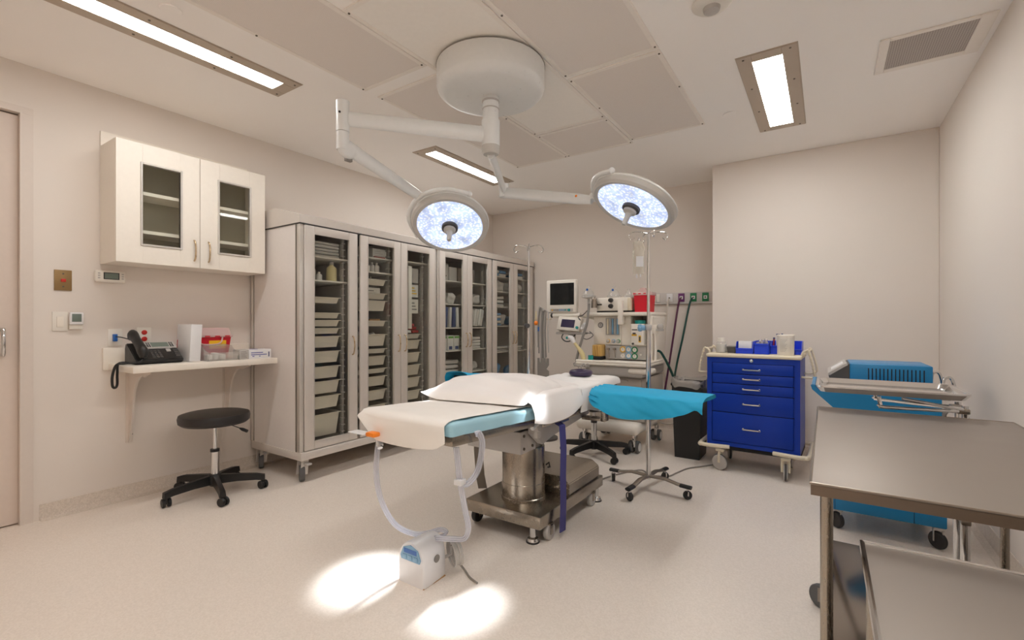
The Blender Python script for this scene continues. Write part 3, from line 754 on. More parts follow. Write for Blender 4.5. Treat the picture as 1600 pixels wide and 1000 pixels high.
# ---- loose goods behind the glass
def soft(name, x, y, z, sx, sy, sz, m, label, cat, group=None, seed=0, amp=.012, f=14):
    sx, sy, sz = sx-1.6*amp, sy-1.6*amp, max(sz*.55, sz-1.5*amp)
    b = B().box(-sx/2, sx/2, -sy/2, sy/2, 0, sz, min(sz, sx, sy)*.3, 3)
    bmesh.ops.subdivide_edges(b.bm, edges=b.bm.edges[:], cuts=2, use_grid_fill=True)
    b.jit(amp, f, seed)
    z0 = min(v.co.z for v in b.bm.verts)
    b.xf(Matrix.Translation((x, y, z-z0)))
    return single(name, b, m, label, cat, group, 60)
def carton(name, x, y, z, sx, sy, sz, m, label, group=None, printm=None, rz=0):
    t = thing(name, label, 'box', (x, y, z), rz, group)
    part('carton', B().box(-sx/2, sx/2, -sy/2, sy/2, 0, sz, .002, 1), m, t)
    if printm:
        b = B()
        for k in range(3): b.box(sx/2-.0002, sx/2+.001, -sy*.38, sy*(.3-.12*k), sz*(.25+.22*k), sz*(.33+.22*k))
        part('print', b, printm, t)
    return t
def bottle(x, y, z, r, h, m, cap, label, group=None):
    t = thing('bottle', label, 'bottle', (x, y, z), 0, group)
    part('bottle_body', B().lathe([(r*.95, 0), (r, .005), (r, h*.62), (r*.85, h*.72), (r*.35, h*.82), (r*.35, h*.86)], seg=20), m, t)
    part('cap', B().lathe([(r*.45, h*.85), (r*.45, h*.99), (r*.38, h), (0, h)], seg=16), cap, t)
XS = FX-.17
for k in range(5):
    soft('folded_towel', XS, 2.33, 1.736+k*.026, .2, .27, .026, M['packgrey'], f'folded grey towel, {("lowest", "second", "middle", "fourth", "topmost")[k]} in the stack behind the first glass door', 'towel', 'folded grey towels', k, .003, 20)
carton('supply_box', XS+.05, 2.17, 1.549, .1, .085, .10, M['packwhite'], 'plain white carton on the second shelf behind the first glass door', None, M['packgrey'])
bottle(XS+.03, 2.25, 1.549, .034, .13, M['packgrey'], M['white'], 'squat grey bottle with white cap between carton and jug on the bottle shelf')
bottle(XS+.06, 2.30, 1.549, .024, .07, M['packwhite'], M['white'], 'smallest white bottle on the bottle shelf behind the first door')
bottle(XS+.04, 2.43, 1.549, .042, .165, M['beigeconn'], M['lgrey'], 'tall yellowish bottle on the shelf behind the first glass door')
carton('supply_box', XS, 2.72, 1.791, .16, .13, .085, M['cabin'], 'dark carton on the top shelf behind the second glass door')
carton('supply_box', XS, 2.91, 1.791, .16, .17, .09, M['packwhite'], 'white carton with a red lower edge behind the second glass door', None, M['packgrey'])
single('red_strip_pack', B().box(XS+.082, XS+.1, 2.83, 2.955, 1.791, 1.806, .003), M['packred'], 'thin red pack in front of the white carton on the top shelf', 'pack')
carton('supply_box', XS+.05, 2.70, 1.661, .1, .16, .055, M['packwhite'], 'low white vial carton with black print behind the second glass door', None, M['dgrey'])
for k in range(3):
    bottle(XS-.03, 2.65+k*.05, 1.661, .02, .1, M['packgrey'], M['lgrey'], f'small grey vial behind the low white carton, {("first", "second", "third")[k]} from the near side', 'vials behind the second door')
for k in range(2):
    bottle(XS+.05, 2.84+k*.055, 1.661, .024, .095, M['packgrey'], M['white'], f'small labelled bottle beside the vial carton, {("nearer", "farther")[k]} of the two', 'labelled bottles behind the second door')
for k in range(4):
    bottle(XS+.06, 2.67+k*.05, 1.549, .013, .075, M['grey'], M['white'], f'tiny white-capped vial standing in the upper bin, {("first", "second", "third", "fourth")[k]} from the near side', 'capped vials in the upper bin')
carton('supply_box', XS+.02, 2.835, 1.4245, .1, .17, .1, M['white'], 'white carton with small black print in a bin behind the second door', None, M['grey'])
carton('supply_box', XS+.02, 2.86, 1.1805, .1, .12, .062, M['brownbox'], 'tan carton lying in a bin behind the second glass door')
for k in range(3):
    soft('clear_packet', XS+.0, 2.70+k*.09, 1.03, .12, .085, .11, M['packwhite'], f'crumpled clear packet heaped in a bin, {("nearest", "middle", "farthest")[k]} behind the second door', 'packet', 'crumpled clear packets', k+5, .02, 30)
# third door: hanging boxes
single('long_white_box', B().box(FX-.085, FX-.03, 3.205, 3.25, 1.15, 1.755, .003), M['white'], 'long narrow white box standing upright behind the third glass door', 'box')
for z0, z1, m, nm in ((1.60, 1.745, 'packgrey', 'plain grey'), (1.46, 1.585, 'packwhite', 'white and orange'), (1.30, 1.44, 'white', 'white printed')):
    o = carton('supply_box', FX-.14, 3.335, z0, .1, .12, z1-z0, M[m], f'{nm} carton behind the third glass door', None, M['grey'] if m == 'white' else (M['yellow'] if m == 'packwhite' else None))
for k in range(3):
    carton('supply_box', FX-.14, 3.125, 1.16+.19*k, .1, .07, .16, M[('packwhite', 'packred', 'packwhite')[k]], ('small white carton low', 'small red carton midway', 'small white carton high')[k]+' behind the near edge of the third door')
for k, (y, z) in enumerate(((3.17, 1.105), (3.27, 1.105), (3.37, 1.105), (3.34, 1.14), (3.31, 1.172))):
    soft('red_packet', FX-.17, y, z, .14, .097, .032, M['packred'] if k != 1 else M['packwhite'], ('flat red packet nearest the door edge', 'flat white packet among the red ones', 'flat red packet at the far side', 'flat red packet in the second layer', 'flat red packet on top')[k]+' on the topmost bin behind the third door', 'packet', None, k, .004, 20)
# fourth and fifth doors
XP = FX-.15
carton('supply_box', XP, 3.75, 1.661, .16, .15, .17, M['packgrey'], 'speckled grey carton on the top shelf behind the fourth door', None, M['grey'])
carton('supply_box', XP, 3.90, 1.661, .16, .13, .15, M['packgrey'], 'plain grey carton next to the speckled one behind the fourth door')
carton('supply_box', XP-.1, 4.25, 1.661, .16, .3, .17, M['cabin'], 'dark brown carton on the top shelf behind the fifth door')
for k, y in enumerate((3.72, 3.88, 4.16, 4.32)):
    soft('plastic_bag', XP, y, 1.412, .2, .17, .14, M['packgrey'], f'crumpled grey plastic bag on the second shelf, {("first", "second", "third", "fourth")[k]} from the near side', 'bag', 'crumpled plastic bags', k+11, .022, 18)
for k, (y, m) in enumerate(((3.68, 'packwhite'), (3.74, 'navy'), (3.81, 'packgrey'), (3.88, 'navy'), (3.94, 'packwhite'))):
    b = B().box(-.08, .08, -.018, .018, 0, .215, .006).xf(Matrix.Rotation(R(-9+3*k), 4, 'X')); b.xf(Matrix.Translation((XP+.04, y, 1.16)))
    single('instrument_pack', b, M[m], f'{"navy blue" if m == "navy" else ("white" if m == "packwhite" else "grey")} pack standing on edge, {("first", "second", "third", "fourth", "fifth")[k]} from the near side of the fourth door', 'pack', 'packs standing on the third shelf')
for k, y in enumerate((4.14, 4.24, 4.33)):
    t = thing('instrument_pack', f'white pack with {"green" if k == 0 else "pale"} edge leaning behind the fifth door, {("nearest", "middle", "farthest")[k]}', 'pack', (XP+.04, y, 1.168), 0, 'white packs leaning behind the fifth door')
    Mx = Matrix.Rotation(R(-12), 4, 'X')
    part('pack', B().box(-.08, .08, -.035, .035, .004, .2, .008).xf(Mx), M['packwhite'], t)
    part('stripe', B().box(.0795, .083, -.012, .006, .006, .195).xf(Mx), M['packgreen'] if k == 0 else M['packgrey'], t)
for k, y in enumerate((3.72, 3.83, 3.93)):
    t = thing('instrument_pack', f'white pack with green top, {("nearest", "middle", "farthest")[k]} on the fourth shelf behind the fourth door', 'pack', (XP+.03, y, .911), 0, 'green topped white packs')
    part('pack', B().box(-.08, .08, -.045, .045, 0, .16, .01), M['packwhite'], t)
    part('stripe', B().box(.0795, .082, -.04, .04, .13, .152), M['packgreen'], t)
    part('label', B().box(.0795, .082, -.03, .02, .01, .045), M['navy'], t)
for k in range(4):
    soft('folded_towel', XP, 4.24, .911+k*.034, .2, .26, .034, M['packwhite'], f'folded white towel, {("lowest", "second", "third", "topmost")[k]} in the stack behind the fifth door', 'towel', 'folded white towels', k, .004, 16)
for k in range(3):
    soft('folded_gown', XP, 3.82, .661+k*.05, .2, .32, .05, M['packgrey'], f'folded grey gown, {("lowest", "middle", "topmost")[k]} in the stack behind the fourth door', 'gown', 'folded grey gowns', k+3, .008, 10)
for k, y in enumerate((4.13, 4.28)):
    soft('plastic_bag', XP, y, .661, .2, .15, .12, M['packgrey'], f'grey plastic bag low behind the fifth door, {("nearer", "farther")[k]} one', 'bag', None, k+31, .025, 18)
# sixth and seventh doors
for k, (y, m) in enumerate(((4.68, 'packblue'), (4.83, 'packblue'), (5.08, 'packblue'), (5.22, 'packblue'))):
    for j in range(2):
        soft('folded_gown', XP, y, 1.781+j*.04, .2, .14, .04, M[m if (j+k) % 2 == 0 else 'packwhite'], f'folded {"blue" if (j+k) % 2 == 0 else "white"} gown on the top shelf, {("lower", "upper")[j]} of pile {("one", "two", "three", "four")[k]} from the near side', 'gown', None, k*3+j, .005, 14)
for k, y in enumerate((4.65, 4.81, 5.07, 5.22)):
    soft('wrapped_pack', XP, y, 1.596, .2, .17, .15, M['packgrey' if k % 2 else 'packwhite'], f'crumpled wrapped pack on the second shelf, {("first", "second", "third", "fourth")[k]} from the near side', 'pack', 'crumpled wrapped packs', k+41, .022, 16)
for k in range(3):
    soft('wrapped_pack', XP, 4.72, 1.407+k*.045, .2, .27, .045, M['packwhite' if k % 2 else 'packgrey'], f'flat wrapped pack, {("lowest", "middle", "topmost")[k]} of the stack behind the sixth door', 'pack', None, k+51, .008, 12)
soft('wrapped_pack', XP, 5.15, 1.407, .2, .25, .07, M['packgrey'], 'flat grey wrapped pack on the third shelf behind the seventh door', 'pack', None, 57, .008, 12)
for k in range(5):
    soft('folded_gown', XP, 4.69, 1.171+k*.032, .2, .2, .032, M['packblue' if k % 2 == 0 else 'packwhite'], f'folded {"blue" if k % 2 == 0 else "white"} gown, {("lowest", "second", "middle", "fourth", "topmost")[k]} of the stack behind the sixth door', 'gown', 'blue and white folded gowns', k+61, .004, 14)
soft('wrapped_pack', XP, 4.86, 1.171, .2, .12, .17, M['packgrey'], 'upright grey wrapped pack beside the blue and white gown stack', 'pack', None, 66, .02, 12)
soft('wrapped_pack', XP, 5.12, 1.171, .18, .2, .14, M['packblue'], 'dull blue wrapped pack behind the seventh door', 'pack', None, 67, .02, 12)
for k, (y, w) in enumerate(((4.74, .34), (5.14, .24))):
    for j in range(2):
        soft('flat_packet', XP, y+.03*j, .851+j*.035, .2, w, .03, M['packwhite' if j else 'packgrey'], f'flat packet, {("lower", "upper")[j]} of two on the fifth shelf behind the {("sixth", "seventh")[k]} door', 'packet', None, k*2+j, .006, 10)
soft('plastic_bag', XP, 4.72, .501, .22, .3, .27, M['bluefilm'], 'large blue plastic bag at the bottom behind the sixth door', 'bag', None, 71, .05, 7)
soft('plastic_bag', XP, 5.12, .501, .2, .2, .2, M['bluefilm'], 'smaller blue plastic bag at the bottom behind the seventh door', 'bag', None, 72, .04, 8)
# ------------------------------------------------------------------ operating table
TX0, TX1 = -1.80, -1.285
TC = (TX0+TX1)/2
t = thing('operating_table', 'steel pedestal operating table with padded sections in the middle of the room', 'operating table', (-1.53, 2.6, 0))
OT = t
b = B().box(-1.785, -1.272, 2.18, 3.035, .092, .163, .006)
bp_ = part('base_plate', b, M['steel'], t, True)
b = B().prism([(-1.765, .163), (-1.765, .255), (-1.745, .272), (-1.335, .272), (-1.285, .235), (-1.285, .163)], 2.545, 3.0, 'y')
bmesh.ops.bevel(b.bm, geom=b.bm.edges[:], offset=.006, segments=2, affect='EDGES')
part('motor_housing', b, M['steel'], t, True)
PC = (-1.52, 2.405)
b = B().lathe([(.135, .163), (.135, .178), (.13, .182), (.13, .262), (.1285, .264), (.1285, .47), (.125, .476)], (PC[0], PC[1], 0), seg=56)
cl = part('column', b, M['steel'], t, True)
part('inner_column', B().cyl((PC[0], PC[1], .475), (PC[0], PC[1], .60), .11, seg=40), M['satin'], cl, True)
for x, y, kind in ((-1.345, 2.225, 'foot'), (-1.30, 2.98, 'foot'), (-1.76, 2.98, 'foot'), (-1.75, 2.24, 'wheel')):
    if kind == 'foot':
        f = part('leveling_foot', B().lathe([(.034, .001), (.036, .012), (.03, .024), (.018, .03), (.018, .093)], (x, y, 0), seg=24), M['chrome'], t, True)
        part('foot_pad', B().cyl((x, y, 0), (x, y, .006), .038, seg=24), M['rubber'], f, True)
for x, y in ((-1.285, 2.30), (-1.765, 2.27), (-1.72, 2.93), (-1.29, 2.88)):
    w = part('caster', B().lathe([(.02, -.014), (.043, -.014), (.046, -.008), (.046, .008), (.043, .014), (.02, .014)], (x, y, .046), (1, 0, 0), 28), M['rubber'] if x < -1.5 else M['lgrey'], t, True)
    part('caster_fork', B().box(x-.02, x+.02, y-.02, y+.02, .085, .095).box(x-.02, x-.016, y-.014, y+.014, .035, .09).box(x+.016, x+.02, y-.014, y+.014, .035, .09), M['steel'], w, True)
# saddle, brackets
b = B().box(-1.74, -1.37, 2.14, 2.30, .492, .615, .006)
sd = part('leg_bracket', b, M['lgrey'], t, True)
for z in (.52, .59): part('bolt', B().cyl((-1.37, 2.17, z), (-1.364, 2.17, z), .008, seg=12).cyl((-1.37, 2.26, z), (-1.364, 2.26, z), .008, seg=12), M['screw'], sd, True)
b = B().prism([(2.20, .60), (2.30, .525), (2.42, .55), (2.92, .60), (2.95, .68), (2.20, .685)], -1.36, -1.325, 'x').prism([(2.20, .60), (2.30, .525), (2.42, .55), (2.92, .60), (2.95, .68), (2.20, .685)], -1.75, -1.715, 'x').box(-1.715, -1.36, 2.35, 2.9, .60, .66)
sf = part('seat_frame', b, M['lgrey'], t, True)
part('badge', B().box(-1.325, -1.3225, 2.50, 2.62, .605, .618).box(-1.325, -1.3225, 2.50, 2.6, .63, .65), M['navy'], sf, True)
b = B().lathe([(.04, -.02), (.045, -.012), (.045, .012), (.04, .02)], (-1.315, 2.225, .655), (1, 0, 0), 24).box(-1.335, -1.30, 2.20, 2.25, .575, .66, .01)
hg = part('hinge', b, M['lgrey'], t, True)
part('hinge_lever', B().tube([(-1.30, 2.20, .66), (-1.285, 2.16, .665), (-1.28, 2.11, .655)], .012, 10), M['lampwhite'], hg, True)
part('linkage', B().tube([(-1.62, 2.10, .575), (-1.55, 2.12, .60), (-1.48, 2.11, .63)], .008, 8), M['black'], sd, True)
part('pedal_knob', B().tube([(-1.66, 2.42, .17), (-1.66, 2.42, .245)], .007, 8).ell((-1.665, 2.42, .255), (.016, .016, .02), 12, 8).tube([(-1.655, 2.41, .40), (-1.675, 2.41, .405)], .009, 8).tube([(-1.39, 2.45, .36), (-1.375, 2.46, .375), (-1.375, 2.47, .345), (-1.39, 2.475, .34)], .005, 8), M['black'], t, True)
# leg section, tilted slightly up towards the foot
YA, YH = 1.47, 2.125
sl = -.036/(YH-YA)
def leg(b):    # shear: z falls from the foot end to the hinge
    for v in b.bm.verts: v.co.z += (v.co.y-YA)*sl
    return b
b = B().box(TX0, TX0+.03, YA, YH, .70, .742, .002).box(TX1-.03, TX1+.012, YA, YH, .698, .74, .002).box(TX0+.03, TX1-.03, YA, YA+.03, .70, .742).box(TX0+.03, TX1-.03, YH-.03, YH, .70, .742).box(TX0+.03, TX1-.03, YA+.03, YH-.03, .735, .742)
lf = part('leg_frame', leg(b), M['steel'], t, True)
part('frame_screw', leg(B().cyl((TX1-.02, YA+.03, .692), (TX1-.02, YA+.03, .70), .007, seg=10)), M['screw'], lf, True)
part('leg_pad', leg(B().box(TX0-.003, TX1+.003, YA, YH-.02, .743, .79, .012, 3)), M['blackv'], t, True)
part('seat_pad', B().box(TX0-.003, TX1+.003, YH+.04, 3.012, .695, .782, .03, 3), M['blackv'], t, True)
part('head_pad', B().box(TX0+.035, TX1-.035, 3.065, 3.43, .725, .785, .015, 3), M['blackv'], t, True)
part('head_frame', B().box(TX0+.05, TX1-.05, 2.9, 3.40, .672, .688).box(TX0+.07, TX0+.10, 3.06, 3.40, .66, .724).box(TX1-.10, TX1-.07, 3.06, 3.40, .66, .724), M['steel'], t, True)
part('side_rail', B().box(TX1+.012, TX1+.022, 2.20, 2.98, .645, .675, .002).box(TX1-.04, TX1+.012, 2.3, 2.32, .65, .67).box(TX1-.04, TX1+.012, 2.86, 2.88, .65, .67), M['steel'], t, True)
part('side_rail', B().box(TX0-.022, TX0-.012, 2.20, 3.2, .645, .675, .002).box(TX0-.012, TX0+.04, 2.3, 2.32, .65, .67).box(TX0-.012, TX0+.06, 3.1, 3.12, .65, .67), M['steel'], t, True)

# ---- covers
def shell(x0, x1, y0, y1, z0, z1, r, amp, f, seed, cuts=10):
    b = B().box(x0, x1, y0, y1, z0, z1, r, 3)
    bmesh.ops.subdivide_edges(b.bm, edges=[e for e in b.bm.edges if e.calc_length() > .12], cuts=cuts, use_grid_fill=True)
    b.bm.normal_update()
    bmesh.ops.delete(b.bm, geom=[f_ for f_ in b.bm.faces if f_.normal.z < -.15], context='FACES')
    return b.jit(amp, f, seed)
single('leg_cover', leg(shell(TX0-.02, TX1+.025, YA-.02, YH+.010, .722, .799, .02, .004, 13, 3)), M['paleblue'], 'pale blue cover wrapped round the leg pad of the operating table', 'table cover', None, 60)
def paper(u, v):
    x = TX0-.004+u*(TX1-TX0+.006)
    top = .664      # share of v on the top
    L = YH-.03-(YA-.034)
    wv = .006*noise.noise(Vector((x*6, v*5, 2)))
    near = max(0, (u-.9)/.1)
    if v < top:
        k = v/top
        y = YH-.03-k*L
        z = .807+(y-YA)*sl+wv*.6
        if k > .93: z -= .014*((k-.93)/.07)**2
        return Vector((x, y, z))
    k = (v-top)/(1-top)
    hang = .092+.03*math.sin(PI*u)-.075*max(0, .22-u)/.22-.02*near
    z = .807-.014-k*hang
    y = YA-.034-.006*math.sin(PI*k*.8)-.006*k*math.sin(u*7+1)-.004*k
    return Vector((x+.02*k*(u-.5), y+wv, z))
single('paper_sheet', B().grid(paper, 26, 34, .002), M['paper'], 'white paper sheet lying over the foot end of the operating table', 'sheet', None, 60)
single('seat_cover', shell(TX0-.018, TX1+.018, YH+.022, 3.033, .704, .806, .03, .008, 9, 5), M['sheet'], 'white crinkled cover on the middle pad of the operating table', 'table cover', None, 60)
single('head_cover', shell(TX0+.012, TX1-.012, 3.044, 3.455, .722, .802, .03, .007, 10, 8), M['sheet'], 'white cover on the head pad under the plum ring', 'table cover', None, 60)
def draw(u, v):    # hanging white sheet at the near side
    y = 2.64+u*.40
    hem = .655-.035*u+.012*math.sin(u*6)
    z = .80-v*(.80-hem)
    x = TX1+.034+.026*math.sin(PI*min(1, v*1.1))*(.4+.6*u)+.012*v*math.sin(u*13)+.006*noise.noise(Vector((y*7, z*9, 1)))
    return Vector((x, y, z))
single('draw_sheet', B().grid(draw, 40, 14, .003), M['sheet'], 'white draw sheet hanging down the near side of the operating table', 'sheet', None, 60)

# ---- pillow: a stuffed bag with pinched corners, lying across the table
b = B()
def pil(s):
    def f(u, v):
        a, c = u*2-1, v*2-1
        h = max(0, (1-abs(a)**3.2))**.55*max(0, (1-abs(c)**3))**.5
        X = -1.565+a*.30*(1-.05*(1-c*c)*a*a)
        Y = 2.285+c*.35*(1-.12*(a < 0)*(abs(a)**3)*(1-abs(c)))+.05*a
        base = .792 if Y < 2.03 else min(.816, .792+(Y-2.03)*.3)
        z = base+(s > 0)*(.096-.022*max(0, a))*h*(1-.30*max(0, c))
        z += .010*noise.noise(Vector((a*2+3, c*2.5, 1)))*h*(s > 0)
        tip = max(0, -a-.55)/.45                       # far corner end lifts off the pad
        z += .035*tip*tip
        wr = .016*noise.noise(Vector((a*1.5+5, c*6, 4)))*max(0, (abs(a)-.55)/.45)*h**.3
        z += .012*math.exp(-((c-.25+.5*a)/.12)**2)*h*(s > 0)*(a > 0)*a
        return Vector((X, Y, z+wr*(s > 0)))
    return f
b.grid(pil(1), 48, 48); b.grid(pil(-1), 48, 48)
bmesh.ops.remove_doubles(b.bm, verts=b.bm.verts[:], dist=.0008)
t = thing('pillow', 'big white pillow lying across the middle of the operating table', 'pillow', (-1.6, 2.25, .8))
pl = part('cushion', b, M['pillow'], t, True, ang=70)
def flap(u, v):
    y = 2.05+u*.55
    zt = .795+.035*min(1, u*3)-.012*u
    hem = .715-.05*math.sin(PI*min(1, u*.9+.1))
    if v < .3:
        q = v/.3
        return Vector((TX1-.01+q*.045, y, zt+.008-.012*q*q))
    q = (v-.3)/.7
    return Vector((TX1+.035+.026*math.sin(PI*q*.6)+.006*math.sin(u*11)*q, y+.03*q*(u-.2), zt-.004-q*(zt-.004-hem)))
part('case_flap', B().grid(flap, 26, 20, .003), M['pillow'], t, True, ang=70)
single('head_ring', B().torus((-1.55, 3.27, .828), .062, .027, (0, 0, 1), 40, 14, flat=.9), M['gel'], 'plum gel head ring lying on the head end of the operating table', 'head ring')

# ---- arm boards
t = thing('arm_board', 'arm board under the turquoise drape at the near side of the table', 'arm board', (-.92, 2.83, .7))
part('pad', B().box(-1.19, -.60, 2.74, 2.93, .745, .785, .012), M['blackv'], t, True)
part('bracket', B().box(-1.19, -.75, 2.80, 2.86, .722, .744, .003).box(-1.19, -1.16, 2.80, 2.86, .58, .722, .003).box(-1.323, -1.19, 2.80, 2.86, .58, .60, .003), M['steel'], t, True)
def dr_(u, v):
    x = -1.215+u*.665
    w = .17
    yc = 2.83+.02*u
    gather = max(0, 1-u/.12)
    hang = (.018+.120*max(0, math.sin(PI*min(1, u**.8)))**.8)+.03*gather
    s = v*2-1
    if abs(s) < .42:
        y = yc-s/.42*w*(1-.25*gather); z = .800-.012*(s/.42)**4-.012*u
    else:
        q = (abs(s)-.42)/.58
        y = yc-math.copysign(1, s)*(w*(1-.25*gather)+.018*math.sin(q*PI*.6)+.010*q*math.sin(u*9))
        z = .788-.012*u-q*hang
        if u > .955 and s > 0: z -= q*.05*(u-.955)/.045
    n = .009*noise.noise(Vector((x*7, y*7, z*9)))+.006*noise.noise(Vector((x*15+z*20, y*9, z*16)))+.012*gather*math.sin(v*55)
    if abs(s) < .42: n *= .5
    return Vector((x, y+n, z+n*.7))
t = single('arm_drape', B().grid(dr_, 54, 60, .002), M['drape'], 'turquoise drape spread over the near arm board, hanging in front of the pole', 'drape', None, 60)
def dl_(u, v):
    y = 2.32+u*.74
    s = v*2-1
    zc = .890-.10*u
    if abs(s) < .5: x = -1.978+s/.5*.085; z = zc-.01*(s/.5)**4
    else:
        q = (abs(s)-.5)/.5
        x = -1.978+math.copysign(1, s)*(.085+.012*math.sin(q*3)); z = zc-.01-q*.06
    n = .007*noise.noise(Vector((x*8, y*8, z*8)))
    return Vector((x+n, y, z+n))
t = thing('arm_board', 'arm board under the turquoise drape on the far side of the table', 'arm board', (-1.94, 2.8, .7))
def tilt(b):
    for v in b.bm.verts: v.co.z += -(v.co.y-2.32)*.10/.74
    return b
part('pad', tilt(B().box(-2.04, -1.916, 2.36, 3.0, .838, .87, .01)), M['blackv'], t, True)
part('bracket', tilt(B().box(-2.0, -1.95, 2.4, 3.0, .812, .8375)).box(-1.985, -1.826, 2.90, 2.95, .66, .731), M['steel'], t, True)
single('arm_drape', B().grid(dl_, 40, 40, .002), M['drape'], 'turquoise drape over the far arm board, showing as a strip behind the pillow', 'drape', None, 60)

# ---- straps
def ribbon(pts, wdir, w, th=.0035):
    """Flat strap along pts, width w along wdir (unit), thickness th."""
    b = B(); W = Vector(wdir); rows = []
    P = [Vector(p) for p in pts]
    for i, p in enumerate(P):
        tn = (P[min(i+1, len(P)-1)]-P[max(i-1, 0)]).normalized(); N = tn.cross(W).normalized()
        rows.append([b.bm.verts.new(p+W*s*w/2+N*q*th/2) for s, q in ((-1, -1), (1, -1), (1, 1), (-1, 1))])
    b.bm.faces.new(rows[0][::-1]); b.bm.faces.new(rows[-1])
    for p, q in zip(rows, rows[1:]):
        for i in range(4): b.bm.faces.new((p[i], p[(i+1) % 4], q[(i+1) % 4], q[i]))
    return b
single('table_strap', ribbon([(-1.262, 2.36, .643), (-1.234, 2.36, .63), (-1.224, 2.358, .5), (-1.226, 2.355, .35), (-1.222, 2.352, .2), (-1.226, 2.35, .04)], (.12, .99, 0), .056), M['purple'], 'long purple strap hanging from the near side of the operating table', 'strap')
single('table_strap', ribbon([(-1.848, 2.38, .66), (-1.848, 2.38, .6), (-1.845, 2.38, .4), (-1.835, 2.385, .24), (-1.825, 2.40, .15)], (.75, .66, 0), .056), M['tan'], 'taupe strap hanging behind the column on the far side of the table', 'strap')
t = thing('hanging_leaflet', 'white and orange leaflet tucked under the foot end pad', 'leaflet', (-1.77, 1.47, .69))
part('leaflet', B().box(-1.80, -1.70, 1.36, 1.412, .713, .716), M['white2'], t, True)
part('clip', B().box(-1.70, -1.645, 1.375, 1.415, .704, .724, .006), M['orange'], t, True)

# ---- compression pump on the floor
t = thing('compression_pump', 'grey and white compression pump standing on the floor with two clear tubes', 'pump', (-1.59, 1.62, 0))
def prof(w, h, top):
    pts = [(-w, .012), (-w*.96, .0), (w*.96, 0), (w, .012), (w, h*.5)]
    for k in range(1, 12):
        a = PI*k/12; pts.append((w*math.cos(a)*(1 if k else 1), h*.5+h*.5*math.sin(a)**.8))
    pts.append((-w, h*.5))
    return pts
b = B(); n = None; rings = []
for y, s in ((1.545, .93), (1.553, 1.0), (1.60, 1.0), (1.66, .97), (1.695, .9), (1.70, .85)):
    rings.append([b.bm.verts.new((-1.59+x*s, y, z*(.96+.04*s) if z > .02 else z)) for x, z in prof(.082, .195, 0)])
b.bm.faces.new(rings[0]); b.bm.faces.new(rings[-1][::-1])
for p, q in zip(rings, rings[1:]):
    for i in range(len(p)): b.bm.faces.new((p[i], q[i], q[(i+1) % len(p)], p[(i+1) % len(p)]))
hs = part('housing', b, M['white2'], t, True)
b = B().prism([(-1.648, .112), (-1.654, .128), (-1.636, .168), (-1.59, .184), (-1.544, .168), (-1.526, .128), (-1.532, .112)], 1.5405, 1.546, 'y')
pn = part('panel', b, M['gblue'], t, True)
part('display', B().box(-1.63, -1.55, 1.539, 1.5405, .146, .166), M['navyplug'], pn, True)
for x in (-1.625, -1.59, -1.555): part('button', B().box(x-.013, x+.013, 1.538, 1.5405, .118, .138, .001), M['gblue'], pn, True)
part('side_vent', B().lathe([(.018, 0), (.018, .002), (0, .002)], (-1.508, 1.63, .11), (1, 0, 0), 20), M['grey'], hs, True)
part('seam', B().box(-1.669, -1.511, 1.5465, 1.694, .0, .004), M['brownbox'], hs, True)
part('cord_hook', B().tube([(-1.53, 1.70, .08), (-1.52, 1.745, .08), (-1.52, 1.75, .12)], .008, 8), M['lgrey'], t, True)
b = B()
for k in range(5): b.torus((-1.497+.004*k, 1.722+.008*k, .100+.004*(k % 2)), .060-.003*(k % 3), .005, (.45, .85, .1), 32, 8)
cc = part('coiled_cord', b, M['lgrey'], t, True)
part('cord_tail', B().tube([(-1.47, 1.75, .045), (-1.45, 1.77, .006), (-1.40, 1.74, .005), (-1.34, 1.72, .005)], .005, 8, smooth=4), M['cord'], cc, True)
def twin(pts, gap=.0095, r=.005):
    b = B()
    P = [Vector(p) for p in pts]
    for s in (-1, 0, 1):
        Q = []
        for i, p in enumerate(P):
            tn = (P[min(i+1, len(P)-1)]-P[max(i-1, 0)]).normalized()
            sd = tn.cross(Vector((.45, -.85, .25))).normalized()
            Q.append(p+sd*s*gap*.9)
        b.tube(Q, r, 8, smooth=5)
    return b
tubeL = [(-1.745, 1.50, .688), (-1.752, 1.49, .62), (-1.76, 1.488, .50), (-1.752, 1.51, .37), (-1.735, 1.575, .24), (-1.705, 1.665, .165), (-1.675, 1.74, .145), (-1.64, 1.80, .15), (-1.60, 1.80, .145), (-1.585, 1.74, .15), (-1.58, 1.695, .165)]
part('tube', twin(tubeL), M['tubec'], t, True)
tubeR = [(-1.236, 1.575, .735), (-1.234, 1.595, .738), (-1.234, 1.62, .69), (-1.262, 1.64, .60), (-1.28, 1.63, .54), (-1.29, 1.58, .512), (-1.30, 1.555, .53)]
part('tube', twin(tubeR), M['tubec'], t, True)
tubeR2 = [(-1.30, 1.525, .682), (-1.30, 1.535, .62), (-1.305, 1.555, .53), (-1.33, 1.62, .38), (-1.36, 1.68, .27), (-1.40, 1.70, .205), (-1.46, 1.69, .19), (-1.52, 1.66, .19), (-1.56, 1.67, .175)]
part('tube', twin(tubeR2), M['tubec'], t, True)
part('tube_clip', B().box(-1.325, -1.285, 1.535, 1.575, .515, .54, .004), M['white2'], t, True)
part('connector', B().cyl((-1.735, 1.485, .665), (-1.72, 1.475, .64), .016, seg=16).cyl((-1.72, 1.475, .64), (-1.712, 1.47, .63), .012, seg=16), M['white2'], t, True)

